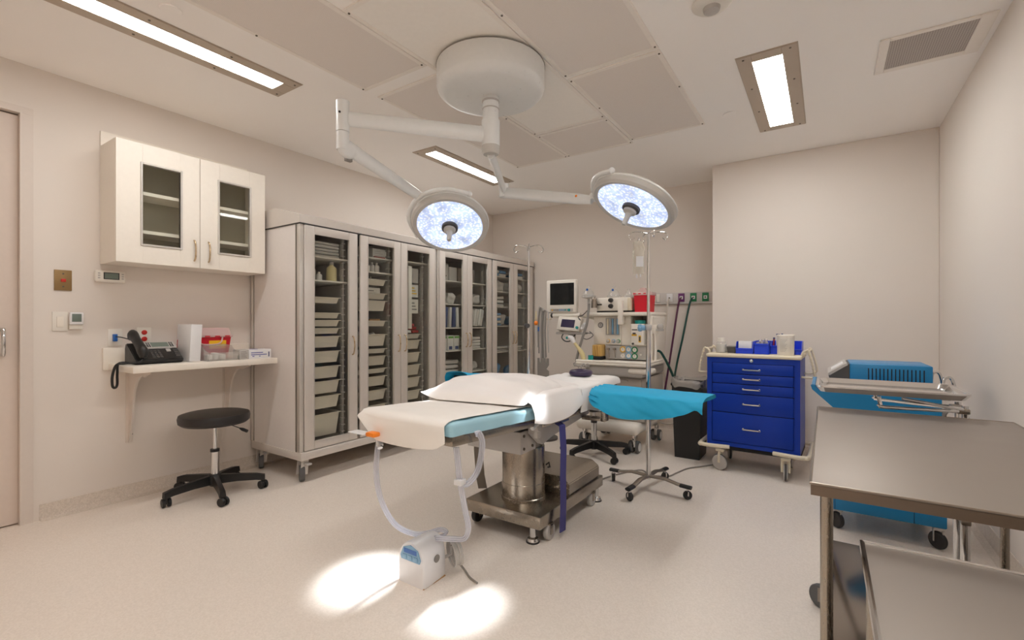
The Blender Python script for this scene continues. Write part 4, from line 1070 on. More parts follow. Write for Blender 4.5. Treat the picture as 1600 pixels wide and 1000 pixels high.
# ------------------------------------------------------------------ poles
def hooks(parent, c, z, L=.17, m='chrome', rz=0):
    for k in range(4):
        a = rz+k*PI/2
        dx, dy = math.cos(a), math.sin(a)
        b = B().tube([(c[0]+dx*.01, c[1]+dy*.01, z), (c[0]+dx*L*.6, c[1]+dy*L*.6, z+.012), (c[0]+dx*L, c[1]+dy*L, z+.005), (c[0]+dx*(L+.015), c[1]+dy*(L+.015), z-.022), (c[0]+dx*L, c[1]+dy*L, z-.045), (c[0]+dx*(L-.025), c[1]+dy*(L-.025), z-.03)], .0042, 8, smooth=4)
        part('hook', b, M[m], parent, True)
IP = (-1.068, 3.383)
t = thing('iv_pole', 'chrome pole stand on four casters behind the near arm drape', 'pole stand', (*IP, 0))
part('upper_pole', B().cyl((*IP, 1.15), (*IP, 1.86), .0105, seg=18), M['chrome'], t, True)
lp = part('lower_pole', B().cyl((*IP, .08), (*IP, 1.175), .0165, seg=20), M['chrome'], t, True)
b = B().lathe([(.02, -.022), (.024, -.01), (.024, .012), (.018, .022)], (IP[0], IP[1], 1.175), seg=20)
cc = part('lock_collar', b, M['lgrey'], t, True)
kb = B()
for k in range(6):
    a = PI*k/3
    kb.ell((IP[0]-.05, IP[1]-.035+.017*math.cos(a), 1.172+.017*math.sin(a)), (.014, .012, .012), 10, 8)
kb.cyl((IP[0]-.02, IP[1]-.02, 1.172), (IP[0]-.055, IP[1]-.035, 1.172), .02, seg=18)
part('lock_knob', kb, M['gblue'], cc, True)
hooks(t, IP, 1.855, .125, 'chrome', R(34))
for k in range(4):
    a = R(-8)+k*PI/2+R(0)
    dx, dy = math.cos(a), math.sin(a); L = .285
    b = B().tube([(IP[0], IP[1], .10), (IP[0]+dx*L*.45, IP[1]+dy*L*.45, .105), (IP[0]+dx*L*.75, IP[1]+dy*L*.75, .088), (IP[0]+dx*L, IP[1]+dy*L, .083)], [.02, .02, .019, .019], 12, flat=.55, up=(0, 0, 1))
    lg = part('leg', b, M['satin'], t, True)
    part('leg_cap', B().tube([(IP[0]+dx*(L-.05), IP[1]+dy*(L-.05), .085), (IP[0]+dx*(L+.025), IP[1]+dy*(L+.025), .083)], .0215, 12, flat=.6, up=(0, 0, 1)), M['black'], lg, True)
    cx, cy = IP[0]+dx*L, IP[1]+dy*L
    ca = a+(.7, -.5, 2.2, 1.1)[k]
    ax = (-math.sin(ca), math.cos(ca), 0)
    w = part('caster', B().lathe([(.012, -.011), (.028, -.011), (.03, -.006), (.03, .006), (.028, .011), (.012, .011)], (cx, cy, .03), ax, 24), M['rubber'], t, True)
    b = B().cyl((cx, cy, .058), (cx, cy, .078), .009, seg=10)
    for s in (-1, 1): b.tube([(cx+ax[0]*s*.015, cy+ax[1]*s*.015, .028), (cx+ax[0]*s*.014, cy+ax[1]*s*.014, .055), (cx, cy, .066)], .005, 8)
    part('caster_fork', b, M['chrome'], w, True)
t = thing('saline_bag', 'clear fluid bag hanging on the pole stand below the lamp head', 'fluid bag', (IP[0]-.054, IP[1]-.052, 1.56))
b = B()
def bag(s):
    def f(u, v):
        a = u*2-1
        th = (.006+.018*math.sin(PI*min(1, v*1.15+.05))**.7)*max(0, 1-a*a)**.5
        wd = .043*(1-.25*max(0, v-.75)/.25)
        return Vector((a*wd+.004*math.sin(v*18)*(v > .6), s*th, v*.235+.006*math.sin(a*9)*(v > .7)))
    return f
b.grid(bag(1), 14, 22); b.grid(bag(-1), 14, 22)
bmesh.ops.remove_doubles(b.bm, verts=b.bm.verts[:], dist=.0006)
b.xf(Matrix.Rotation(R(34), 4, 'Z'))
bg = part('bag', b, M['saline'], t, ang=70)
part('label', B().box(-.026, .026, -.0275, -.0262, .05, .125).xf(Matrix.Rotation(R(34), 4, 'Z')), M['white2'], bg)
part('hanger', B().tube([(-.012, 0, .232), (0, 0, .262), (.012, 0, .232)], .003, 8, smooth=4), M['clear'], t)
part('port', B().cyl((-.015, 0, .0), (-.015, 0, -.028), .006, seg=10).cyl((.012, 0, .0), (.012, 0, -.022), .005, seg=10), M['white2'], t)

LP = (-1.925, 3.12)
t = thing('rail_mounted_pole', 'thin chrome pole with four hooks rising in front of the tall cabinet end', 'pole stand', (*LP, .66))
part('pole', B().cyl((*LP, .64), (*LP, 1.20), .0125, seg=18), M['chrome'], t, True)
part('upper_pole', B().cyl((*LP, 1.19), (*LP, 1.79), .009, seg=16), M['chrome'], t, True)
part('collar', B().cyl((*LP, 1.765), (*LP, 1.80), .012, seg=16), M['lgrey'], t, True)
part('lock_knob', B().cyl((LP[0]-.012, LP[1]-.018, 1.185), (LP[0]+.02, LP[1]-.045, 1.185), .018, seg=18), M['dgrey'], t, True)
part('clamp', B().box(LP[0]-.02, LP[0]+.1025, LP[1]-.025, LP[1]+.025, .64, .69, .004), M['steel'], t, True)
hooks(t, LP, 1.80, .10, 'chrome', R(34))
# ------------------------------------------------------------------ anaesthesia machine
t = thing('anaesthesia_machine', 'cream anaesthesia workstation on casters with two screens on its arm', 'anaesthesia machine', (-1.72, 4.6, 0))
AM = t
b = B().box(-2.06, -1.42, 4.20, 4.95, .165, .275, .05, 4)
part('base', b, M['cream'], t, True)
b = B().box(-1.96, -1.40, 4.33, 4.92, .275, .69, .01)
bd = part('cabinet', b, M['creamgrey'], t, True)
for z0, z1 in ((.29, .41), (.42, .54), (.55, .68)):
    dr = part('drawer', B().box(-1.93, -1.43, 4.318, 4.335, z0, z1, .006), M['creamgrey'], t, True)
    part('drawer_pull', B().box(-1.80, -1.56, 4.308, 4.32, z1-.03, z1-.015, .003), M['lgrey'], dr, True)
part('worktop', B().box(-2.04, -1.34, 4.18, 4.93, .80, .832, .02, 3).box(-2.04, -1.34, 4.18, 4.205, .825, .85, .01, 3).box(-1.365, -1.34, 4.2, 4.9, .825, .85, .01, 3), M['cream'], t, True)
part('under_tray', B().box(-1.96, -1.38, 4.215, 4.9, .70, .80, .03, 3), M['lgrey'], t, True)
part('tray_handle', B().box(-1.52, -1.31, 4.195, 4.40, .735, .785, .022, 3), M['cream'], t, True)
b = B().box(-2.0, -1.385, 4.88, 4.95, .832, 1.28, .01).box(-1.995, -1.70, 4.51, 4.88, .985, 1.276, .012).box(-1.70, -1.60, 4.52, 4.88, .98, 1.276, .008).box(-1.415, -1.378, 4.47, 4.90, .832, 1.28, .01).box(-1.60, -1.41, 4.52, 4.88, .976, .99)
part('tower', b, M['cream'], t, True)
part('top_shelf', B().box(-2.03, -1.375, 4.44, 4.97, 1.276, 1.312, .014, 3), M['cream'], t, True)
part('bay_lining', B().box(-1.60, -1.415, 4.86, 4.879, .99, 1.276), M['creamgrey'], t, True)
g = part('pressure_gauge', B().torus((-1.915, 4.508, 1.184), .026, .005, (0, 1, 0), 28, 8).cyl((-1.915, 4.51, 1.184), (-1.915, 4.503, 1.184), .024, seg=24), M['lgrey'], t, True)
part('dial', B().torus((-1.915, 4.503, 1.184), .024, .003, (0, 1, 0), 28, 6).box(-1.916, -1.914, 4.5, 4.503, 1.18, 1.2), M['dgrey'], g, True)
fw = part('flow_window', B().box(-1.856, -1.852, 4.498, 4.512, 1.085, 1.255).box(-1.715, -1.708, 4.498, 4.512, 1.085, 1.255).box(-1.852, -1.715, 4.498, 4.512, 1.25, 1.257).box(-1.852, -1.715, 4.498, 4.512, 1.083, 1.09).box(-1.852, -1.715, 4.507, 4.512, 1.09, 1.25), M['lgrey'], t, True)
for k, c in enumerate(('ivory', 'lgrey', 'gblue', 'lgrey', 'gblue')):
    x = -1.835+k*.026
    part('flow_tube', B().cyl((x, 4.501, 1.093), (x, 4.501, 1.248), .009, seg=12), M['gyellow' if c == 'gauge_y' else c], fw, True)
for x, c in ((-1.832, 'gyellow'), (-1.778, 'gblue'), (-1.727, 'green')):
    kn = part('flow_knob', B().lathe([(.017, 0), (.015, .026), (.01, .03), (0, .03)], (x, 4.511, 1.023), (0, -1, 0), 18), M['lgrey'], t, True)
    part('knob_ring', B().lathe([(.021, 0), (.02, .008), (.017, .008)], (x, 4.511, 1.023), (0, -1, 0), 18), M[c], kn, True)
part('post_handle', B().box(-1.697, -1.652, 4.41, 4.455, 1.19, 1.425, .006).box(-1.69, -1.66, 4.45, 4.515, 1.2, 1.27), M['cream'], t, True)
v = part('vaporizer', B().box(-1.58, -1.453, 4.455, 4.60, .992, 1.198, .006), M['white'], t, True)
part('vaporizer_cap', B().lathe([(.05, 0), (.052, .008), (.052, .03), (.04, .036), (0, .036)], (-1.51, 4.53, 1.198), seg=24), M['teal'], v, True)
part('yellow_label', B().box(-1.502, -1.478, 4.453, 4.456, 1.02, 1.085), M['yellow'], v, True)
part('yellow_label', B().box(-1.57, -1.52, 4.453, 4.456, 1.08, 1.10), M['gyellow'], v, True)
part('print', B().box(-1.567, -1.515, 4.453, 4.456, 1.135, 1.145).box(-1.498, -1.482, 4.452, 4.4535, 1.03, 1.075).box(-1.56, -1.53, 4.452, 4.4535, 1.095, 1.112), M['dgrey'], v, True)
part('fill_knob', B().cyl((-1.555, 4.455, 1.005), (-1.555, 4.44, 1.005), .01, seg=14), M['dgrey'], v, True)
gb = part('gauge_panel', B().box(-1.862, -1.42, 4.508, 4.60, .845, .978, .004), M['lgrey'], t, True)
for x, z, c in ((-1.677, .943, 'gyellow'), (-1.618, .945, 'gblue'), (-1.557, .942, 'green'), (-1.677, .880, 'lgrey'), (-1.618, .882, 'gblue'), (-1.557, .879, 'green'), (-1.496, .90, 'lgrey')):
    r_ = .026 if x < -1.5 else .016
    gg = part('gauge', B().cyl((x, 4.508, z), (x, 4.500, z), r_, seg=24), M['white'], gb, True)
    part('gauge_ring', B().torus((x, 4.501, z), r_, .006, (0, 1, 0), 24, 8), M[c], gb, True)
    part('needle', B().box(x-.001, x+.001, 4.497, 4.5, z-.003, z+.014), M['dgrey'], gb, True)
for x in (-1.825, -1.76):
    part('suction_valve', B().cyl((x, 4.508, .945), (x, 4.47, .945), .012, seg=14).cyl((x, 4.49, .945), (x+.01, 4.49, .86), .005, seg=8), M['satin'], gb, True)
ab = part('absorber', B().box(-1.972, -1.872, 4.42, 4.54, .868, .985, .012, 3), M['amber'], t, True)
part('absorber_base', B().box(-1.972, -1.872, 4.415, 4.545, .834, .868, .006), M['black'], ab, True)
part('absorber_rib', B().box(-1.95, -1.94, 4.412, 4.42, .875, .98).box(-1.925, -1.915, 4.412, 4.42, .875, .98).box(-1.9, -1.89, 4.412, 4.42, .875, .98), M['amber'], ab, True)
part('breathing_elbow', B().tube([(-2.03, 4.35, .835), (-2.045, 4.34, .90), (-2.09, 4.33, .965), (-2.13, 4.32, 1.02)], [.024, .024, .016, .013], 14, smooth=5), M['beigeconn'], t, True)
part('elbow_fitting', B().tube([(-2.12, 4.32, 1.005), (-2.145, 4.31, 1.05), (-2.18, 4.31, 1.062)], [.02, .026, .018], 14, smooth=4), M['white2'], t, True)
part('elbow_cap', B().cyl((-2.175, 4.31, 1.06), (-2.205, 4.31, 1.053), .013, seg=14), M['teal'], t, True)
part('green_port', B().cyl((-1.945, 4.33, .832), (-1.945, 4.33, .885), .026, seg=18), M['teal'], t, True)
b = B()
for x, y, z, r_ in ((-2.05, 4.19, .80, .016), (-1.99, 4.175, .775, .02), (-1.94, 4.17, .79, .022), (-1.90, 4.165, .80, .016)): b.torus((x, y, z), r_, .005, (.3, 1, .2), 18, 8)
part('side_fittings', b.cyl((-2.06, 4.2, .79), (-1.9, 4.18, .79), .012, seg=12), M['lgrey'], t, True)
part('corrugated_hose', B().tube([(-2.0, 4.41, 1.40), (-2.0, 4.40, 1.33), (-2.01, 4.38, 1.20), (-2.05, 4.36, 1.05), (-2.085, 4.35, .93), (-2.10, 4.33, .82), (-2.05, 4.30, .78)], .013, 10, smooth=6), M['grey'], t, True)
for x, y in ((-2.0, 4.33), (-1.475, 4.275), (-1.45, 4.86), (-2.0, 4.86)):
    b = B()
    for s in (-1, 1): b.lathe([(.02, -.014), (.05, -.014), (.056, -.008), (.056, .008), (.05, .014), (.02, .014)], (x, y, .056), (1, .25*s*0, 0), 28)
    b = B().lathe([(.02, -.022), (.05, -.022), (.056, -.012), (.056, .012), (.05, .022), (.02, .022)], (x-.03, y, .056), (1, 0, 0), 28).lathe([(.02, -.014), (.05, -.014), (.056, -.008), (.056, .008), (.05, .014), (.02, .014)], (x+.03, y, .056), (1, 0, 0), 28)
    w = part('caster', b, M['greyrub'], t, True)
    part('wheel_disc', B().cyl((x-.056, y, .056), (x-.051, y, .056), .038, seg=24).cyl((x+.044, y, .056), (x+.047, y, .056), .038, seg=24), M['lampwhite'], w, True)
    part('caster_stem', B().box(x-.012, x+.02, y-.05, y+.02, .06, .168, .006), M['chrome'], w, True)
# side post with clamp
part('side_post', B().cyl((-1.352, 4.5, .84), (-1.352, 4.5, 1.19), .013, seg=14).box(-1.38, -1.325, 4.485, 4.515, 1.10, 1.19, .006).box(-1.375, -1.30, 4.485, 4.515, 1.255, 1.262), M['cream'], t, True)
part('post_clamp', B().ell((-1.30, 4.47, 1.17), (.03, .02, .03), 14, 10).box(-1.34, -1.27, 4.46, 4.50, 1.13, 1.15, .005), M['lgrey'], t, True)
# arm and screens
part('screen_arm', B().cyl((-2.46, 4.50, 1.287), (-2.14, 4.50, 1.287), .024, seg=18).tube([(-2.14, 4.52, 1.287), (-2.06, 4.60, 1.27), (-1.98, 4.75, 1.22)], .022, 12), M['cream'], t, True)
part('arm_knob', B().lathe([(.022, 0), (.026, .02), (.012, .03), (0, .03)], (-2.46, 4.50, 1.287), (-1, 0, 0), 16), M['black'], t, True)
mo = part('monitor', B().box(-2.53, -2.175, 4.47, 4.53, 1.315, 1.665, .012, 3).box(-2.50, -2.2, 4.53, 4.60, 1.36, 1.62, .02), M['white'], t, True)
part('screen', B().box(-2.482, -2.198, 4.467, 4.471, 1.40, 1.63), M['screen'], mo, True)
part('key_strip', B().box(-2.48, -2.21, 4.466, 4.471, 1.328, 1.358), M['lgrey'], mo, True)
for k, c in enumerate(('gyellow', 'grey', 'grey', 'grey', 'gblue', 'gblue', 'gblue', 'teal')):
    part('key', B().box(-2.462+k*.0225, -2.448+k*.0225, 4.463, 4.467, 1.336, 1.352), M[c], mo, True)
part('dial_knob', B().lathe([(.015, 0), (.013, .012), (0, .013)], (-2.255, 4.467, 1.343), (0, -1, 0), 18), M['teal'], mo, True)
Mv = Matrix.Translation((-2.25, 4.48, 1.19)) @ Matrix.Rotation(R(-14), 4, 'X') @ Matrix.Rotation(R(4), 4, 'Y')
ve = part('ventilator_screen', B().box(-.135, .135, -.03, .03, -.072, .075, .008).xf(Mv), M['white'], t, True)
part('screen', B().box(-.088, .068, -.0325, -.029, -.04, .045).xf(Mv), M['screenp'], ve, True)
part('dial_knob', B().lathe([(.016, 0), (.014, .014), (0, .015)], (0, 0, 0), (0, -1, 0), 18).xf(Mv @ Matrix.Translation((.105, -.03, -.035))), M['teal'], ve, True)
part('monitor_bracket', B().box(-2.41, -2.10, 4.46, 4.60, 1.085, 1.112, .006).box(-2.28, -2.22, 4.5, 4.56, 1.03, 1.09, .006).box(-2.40, -2.36, 4.52, 4.56, 1.1, 1.28, .004), M['lgrey'], t, True)
part('cable_loop', B().tube([(-2.315, 4.45, 1.09), (-2.325, 4.44, 1.05), (-2.28, 4.43, 1.015), (-2.22, 4.43, 1.02), (-2.17, 4.44, 1.085)], .006, 8, smooth=6), M['black'], t, True)
part('sensor_cable', B().tube([(-2.012, 4.43, 1.345), (-2.03, 4.43, 1.33), (-2.08, 4.43, 1.285), (-2.13, 4.43, 1.27), (-2.10, 4.42, 1.235), (-2.12, 4.42, 1.25)], .005, 8, smooth=6), M['dgrey'], t, True)
part('sensor_cable', B().tube([(-2.0, 4.42, 1.12), (-1.96, 4.42, 1.08), (-2.02, 4.41, 1.04), (-2.07, 4.41, 1.06), (-2.05, 4.41, 1.10), (-1.98, 4.41, 1.10)], .004, 8, smooth=6), M['dgrey'], t, True)
part('gas_fitting', B().cyl((-2.06, 4.45, 1.19), (-2.06, 4.40, 1.17), .022, seg=14).ell((-2.08, 4.42, 1.15), (.02, .02, .02), 12, 8), M['white2'], t, True)

# things on its top shelf
t = thing('gas_analyser', 'low cream box with black knobs on the top shelf of the anaesthesia machine', 'device', (-1.78, 4.62, 1.313))
part('case', B().box(-1.955, -1.60, 4.50, 4.80, 1.328, 1.462, .012, 3), M['cream'], t, True)
part('foot_strip', B().box(-1.955, -1.605, 4.505, 4.79, 1.3125, 1.328), M['black'], t, True)
for z in (1.435, 1.375): part('knob', B().lathe([(.024, 0), (.02, .03), (0, .032)], (-1.80, 4.50, z), (0, -1, 0), 18), M['black'], t, True)
part('lever', B().cyl((-1.945, 4.49, 1.392), (-1.89, 4.47, 1.392), .007, seg=10), M['black'], t, True)
part('regulator', B().cyl((-1.965, 4.46, 1.36), (-1.965, 4.46, 1.43), .03, seg=18).ell((-1.965, 4.46, 1.44), (.026, .026, .03), 14, 10).cyl((-1.965, 4.46, 1.40), (-1.955, 4.51, 1.40), .014, seg=10), M['satin'], t, True)
part('side_panel', B().box(-1.63, -1.598, 4.498, 4.8, 1.33, 1.455, .006), M['ivory'], t, True)
for k, (x, z0) in enumerate(((-2.045, 1.475), (-1.815, 1.47), (-1.66, 1.47))):
    t = thing('breathing_mask', 'clear breathing mask '+('on the shelf corner by the hose', 'with blue valve on top of the cream box', 'lying beside the red sharps tub')[k], 'mask', (x, 4.6, z0-.008))
    if k == 0:
        part('holder', B().lathe([(.012, -.162), (.012, -.02), (.045, -.012), (.05, -.008), (0, -.008)], (x, 4.5, z0), seg=20), M['lgrey'], t, True)
    y = 4.5 if k == 0 else 4.62
    part('cushion', B().torus((x, y, z0+.006), .062 if k < 2 else .04, .013, (0, 0, 1), 28, 10), M['clear'], t, True)
    hh = .085 if k < 2 else .05
    part('dome', B().lathe([(.062 if k < 2 else .04, .012), (.05 if k < 2 else .03, hh*.6), (.025, hh), (.012, hh+.01), (.012, hh+.03)], (x, y, z0), seg=24, cap=False), M['clear'], t, True)
    if k < 2: part('valve', B().cyl((x, y-.035, z0+hh*.75), (x, y-.035, z0+hh*1.0), .010, seg=12), M['navyplug'], t, True)
t = thing('sharps_container', 'bright red sharps tub on the top shelf of the anaesthesia machine', 'sharps container', (-1.493, 4.6, 1.3125))
part('tub', frustum(B(), -.08, .085, -.075, .075, 0, .165, .008, .008, open_top=False), M['red'], t)
part('lid', B().box(-.088, .093, -.083, .083, .165, .195, .004).prism([(-.06, .195), (-.02, .24), (.01, .24), (.06, .195)], -.05, .05, 'y'), M['clearred'], t)
for x in (-.07, -.02, .03, .07): part('lid_clip', B().box(x-.013, x+.013, -.0845, -.082, .175, .186), M['red'], t)

# ------------------------------------------------------------------ stand with leads left of the machine
LS = (-2.452, 4.27)
t = thing('lead_stand', 'grey stand hung with looped leads and an orange plug beside the two screens', 'lead stand', (*LS, 0))
part('pole', B().cyl((*LS, .05), (*LS, 1.33), .013, seg=14), M['grey'], t, True)
part('base', B().lathe([(.15, 0), (.15, .02), (.05, .035), (.02, .06)], (*LS, 0), seg=28), M['dgrey'], t, True)
part('cross_bar', B().cyl((LS[0]-.09, LS[1]-.02, 1.245), (LS[0]+.10, LS[1]-.02, 1.245), .009, seg=10), M['ivory'], t, True)
for k, (dx, m) in enumerate(((-.05, 'lgrey'), (-.03, 'grey'), (-.01, 'lgrey'), (.015, 'grey'), (.04, 'lgrey'))):
    x = LS[0]+dx; y = LS[1]-.03-.01*(k % 2)
    part('lead', B().tube([(x, y, .95-.06*k), (x-.004, y, 1.15), (x+.006, y, 1.30+.02*(k % 3)), (x+.022, y, 1.38-.015*k), (x+.036, y, 1.30), (x+.03, y, 1.1), (x+.04, y, .70+.05*k)], .0065, 8, smooth=6), M[m], t, True)
part('orange_plug', B().ell((LS[0]-.06, LS[1]-.05, 1.205), (.022, .02, .024), 14, 10), M['orange'], t, True)
part('blue_plug', B().cyl((LS[0]-.03, LS[1]-.05, 1.12), (LS[0]-.03, LS[1]-.05, 1.165), .009, seg=10), M['navyplug'], t, True)
part('yellow_plug', B().cyl((LS[0]-.06, LS[1]-.05, 1.245), (LS[0]-.06, LS[1]-.05, 1.33), .005, seg=8), M['beigeconn'], t, True)
b = B().prism([(-2.478, .60), (-2.478, .845), (-2.455, .845), (-2.452, .80), (-2.442, .80), (-2.438, .845), (-2.39, .845), (-2.386, .80), (-2.376, .80), (-2.372, .845), (-2.345, .845), (-2.345, .775), (-2.375, .735), (-2.345, .715), (-2.345, .60)], 4.19, 4.197, 'y')
part('holder_plate', b, M['grey'], t, True)
part('holder_bracket', B().box(-2.46, -2.44, 4.195, 4.27, .66, .70), M['grey'], t, True)

# ------------------------------------------------------------------ gas outlets on the back wall
t = thing('gas_outlet_rail', 'grey wall rail with purple and green medical gas outlets', 'gas outlet', (-1.35, 5.5, 1.42))
part('rail', B().box(-1.74, -.94, 5.485, 5.4995, 1.432, 1.552, .004).box(-1.74, -.94, 5.465, 5.4995, 1.420, 1.436, .004), M['railgrey'], t, True)
for x, c, nm in ((-1.665, 'white', 'outlet'), (-1.615, 'white', 'outlet'), (-1.485, 'white2', 'vacuum_outlet'), (-1.355, 'gpurp', 'gas_outlet'), (-1.225, 'green', 'gas_outlet'), (-1.098, 'green', 'gas_outlet')):
    w_ = .02 if x < -1.6 else .034
    o = part(nm, B().box(x-w_, x+w_, 5.474, 5.486, 1.445, 1.54, .003), M[c], t, True)
    if x > -1.6:
        part('outlet_face', B().box(x-.018, x+.018, 5.470, 5.475, 1.472, 1.508, .002), M['white2'], o, True)
        part('outlet_port', B().cyl((x, 5.470, 1.49), (x, 5.463, 1.49), .009, seg=12), M['screw'], o, True)
def hose(pts, r, m, label):
    single('gas_hose', B().tube(pts, r, 10, smooth=8), m, label, 'hose')
hose([(-1.485, 5.46, 1.48), (-1.492, 5.42, 1.40), (-1.515, 5.38, 1.0), (-1.51, 5.36, .6), (-1.40, 5.33, .25), (-1.30, 5.32, .16), (-1.42, 5.25, .10), (-1.5, 5.1, .14), (-1.52, 4.97, .22)], .011, M['hosewhite'], 'pale hose hanging from the white vacuum outlet on the wall')
hose([(-1.36, 5.46, 1.48), (-1.375, 5.42, 1.40), (-1.42, 5.36, 1.0), (-1.465, 5.3, .6), (-1.50, 5.27, .34), (-1.47, 5.2, .29), (-1.44, 5.1, .33), (-1.44, 4.965, .42)], .011, M['hosepurp'], 'purple hose hanging from the purple gas outlet')
hose([(-1.235, 5.46, 1.48), (-1.255, 5.42, 1.40), (-1.31, 5.36, 1.05), (-1.365, 5.3, .72), (-1.37, 5.16, .42), (-1.30, 5.05, .27), (-1.22, 5.02, .30), (-1.22, 5.0, .42), (-1.30, 4.985, .55)], .011, M['hosegreen'], 'dark green hose hanging from the first green gas outlet')
hose([(-1.365, 4.62, .935), (-1.335, 4.66, .90), (-1.27, 4.75, .72), (-1.22, 4.83, .5), (-1.22, 4.88, .33), (-1.30, 4.92, .26), (-1.38, 4.90, .32)], .012, M['hosegreen'], 'dark hose looping out of the side of the anaesthesia machine')

# ------------------------------------------------------------------ waste bin
t = thing('waste_bin', 'tall black waste bin with a clear liner beside the blue drawer cart', 'waste bin', (-1.02, 4.5, 0))
bdy = part('bin_body', frustum(B(), -.135, .12, -.175, .15, 0, .66, .022, .022, .006), M['black'], t)
part('bin_rim', B().box(-.143, -.125, -.183, .158, .642, .668, .006).box(.11, .128, -.183, .158, .642, .668, .006).box(-.125, .11, -.183, -.165, .642, .668, .006).box(-.125, .11, .14, .158, .642, .668, .006), M['black'], t)
def liner(u, v):
    a = 2*PI*u
    sq = lambda c: math.copysign(abs(c)**.45, c)
    r_ = (.0, .6, .97, 1.0, 1.04, 1.06)
    k = v*5; i = min(4, int(k)); q = k-i
    rad = r_[i]*(1-q)+r_[i+1]*q
    zz = (.55, .58, .66, .70, .685, .635)
    z = zz[i]*(1-q)+zz[i+1]*q
    n = noise.noise(Vector((math.cos(a)*2.4, math.sin(a)*2.4, v*4)))
    return Vector((-.007+.142*rad*sq(math.cos(a)), -.012+.18*rad*sq(math.sin(a)), z+.035*n*(v > .3)))
part('liner', B().grid(liner, 60, 16), M['linerc'], t, ang=70)

# ------------------------------------------------------------------ blue drawer cart
KR = R(-2.0)
t = thing('drawer_cart', 'royal blue five-drawer medical cart with an ivory top and bumpers', 'cart', (-.490, 4.155, 0), KR)
KM = Matrix.Translation((-.490, 4.155, 0)) @ Matrix.Rotation(KR, 4, 'Z')
W = .332
b = B().box(-W, W, .012, .47, .205, .925).box(-W, -.295, 0, .012, .205, .925).box(.295, W, 0, .012, .205, .925).box(-.295, .295, 0, .012, .205, .236).box(-.295, .295, 0, .012, .883, .925)
part('body', b, M['blue'], t)
part('lock', B().lathe([(.014, 0), (.014, .008), (.010, .012), (0, .012)], (0, 0, .905), (0, -1, 0), 18).box(-.002, .002, -.014, -.012, .898, .912), M['chrome'], t)
part('top', B().box(-W-.008, W+.008, -.012, .48, .926, .955, .01, 3), M['ivory'], t)
for z0, z1, hz in ((.798, .880, .833), (.718, .793, .757), (.638, .713, .677), (.483, .633, .558), (.241, .478, .358)):
    dr = part('drawer', B().box(-.288, .288, -.004, .011, z0, z1, .003, 2), M['blue'], t)
    part('drawer_gap', B().box(-.2945, .2945, .004, .0125, z1, z1+.0048), M['dark'], dr)
    part('handle', B().tube([(-.058, -.003, hz), (-.056, -.02, hz), (.056, -.02, hz), (.058, -.003, hz)], .006, 10).ell((-.058, -.006, hz), (.008, .004, .009), 10, 8).ell((.058, -.006, hz), (.008, .004, .009), 10, 8), M['chrome'], dr)
for s in (-1, 1):
    b = B().tube([(s*.155, -.028, .205), (s*.30, -.052, .205), (s*.36, -.042, .205), (s*.385, .0, .205), (s*.385, .42, .205), (s*.37, .47, .205), (s*.33, .48, .205)], .016, 12, smooth=4)
    part('bumper', b, M['ivory'], t)
    b = B().tube([(s*W, .10, .94), (s*(W+.008), .10, .975), (s*(W+.03), .10, .992), (s*(W+.05), .10, .98), (s*(W+.085), .10, .82), (s*(W+.08), .10, .79), (s*W, .10, .79)], .0085, 10, smooth=4)
    for k in range(6):
        q = k/5; b.torus((s*(W+.053+.03*q), .10, .965-.13*q), .0095, .003, (s*.2, 0, -1), 14, 6)
    b.tube([(s*W, .40, .94), (s*(W+.03), .40, .992), (s*(W+.05), .40, .98), (s*(W+.085), .40, .82), (s*W, .40, .79)], .0085, 10, smooth=4)
    b.tube([(s*(W+.045), .10, .987), (s*(W+.045), .40, .987)], .0085, 10)
    part('push_rail', b, M['ivory'], t)
part('bottom_pan', B().box(-W, W, .02, .46, .17, .204, .004), M['dark'], t)
for x, y, ax in ((-.235, .03, (.25, 1, 0)), (.235, .03, (1, .1, 0)), (-.235, .43, (1, .3, 0)), (.235, .43, (1, 0, 0))):
    a = Vector(ax).normalized()
    w = part('caster', B().lathe([(.02, -.014), (.058, -.014), (.062, -.008), (.062, .008), (.058, .014), (.02, .014)], (x, y-.02, .062), ax, 30), M['lgrey'], t)
    part('tyre', B().torus((x, y-.02, .062), .055, .0105, ax, 30, 8), M['dgrey'], w)
    b = B().box(x-.032, x+.032, y-.032, y+.032, .150, .172, .004)
    for s in (-1, 1): b.tube([Vector((x, y-.02, .062))+a*s*.022, Vector((x, y-.01, .12))+a*s*.024, Vector((x, y, .155))+a*s*.02], .010, 8)
    part('caster_fork', b, M['ivory'], w)

def kw(x, y, z=.9555): return KM @ Vector((x, y, z))
def onc(name, label, cat, x, y, group=None, rz=0): return thing(name, label, cat, kw(x, y), KR+rz, group)
t = onc('bottle', 'white translucent bottle at the near left corner of the drawer cart top', 'bottle', -.255, .16)
part('bottle_body', B().lathe([(.04, 0), (.043, .006), (.043, .075), (.034, .092), (.027, .095)], seg=28), M['clear'], t)
part('liquid', B().lathe([(.038, .003), (.041, .006), (.041, .07), (0, .07)], seg=28), M['packwhite'], t)
part('cap', B().lathe([(.03, .094), (.03, .122), (.027, .125), (0, .125)], seg=24), M['white'], t)
t = onc('small_box', 'small dark grey box between the white bottle and the blue bins', 'box', -.17, .17)
part('tub', frustum(B(), -.035, .035, -.05, .05, 0, .05, .005, .005), M['dgrey'], t)
part('lid', B().box(-.037, .037, -.052, .052, .05, .057, .002), M['grey'], t)
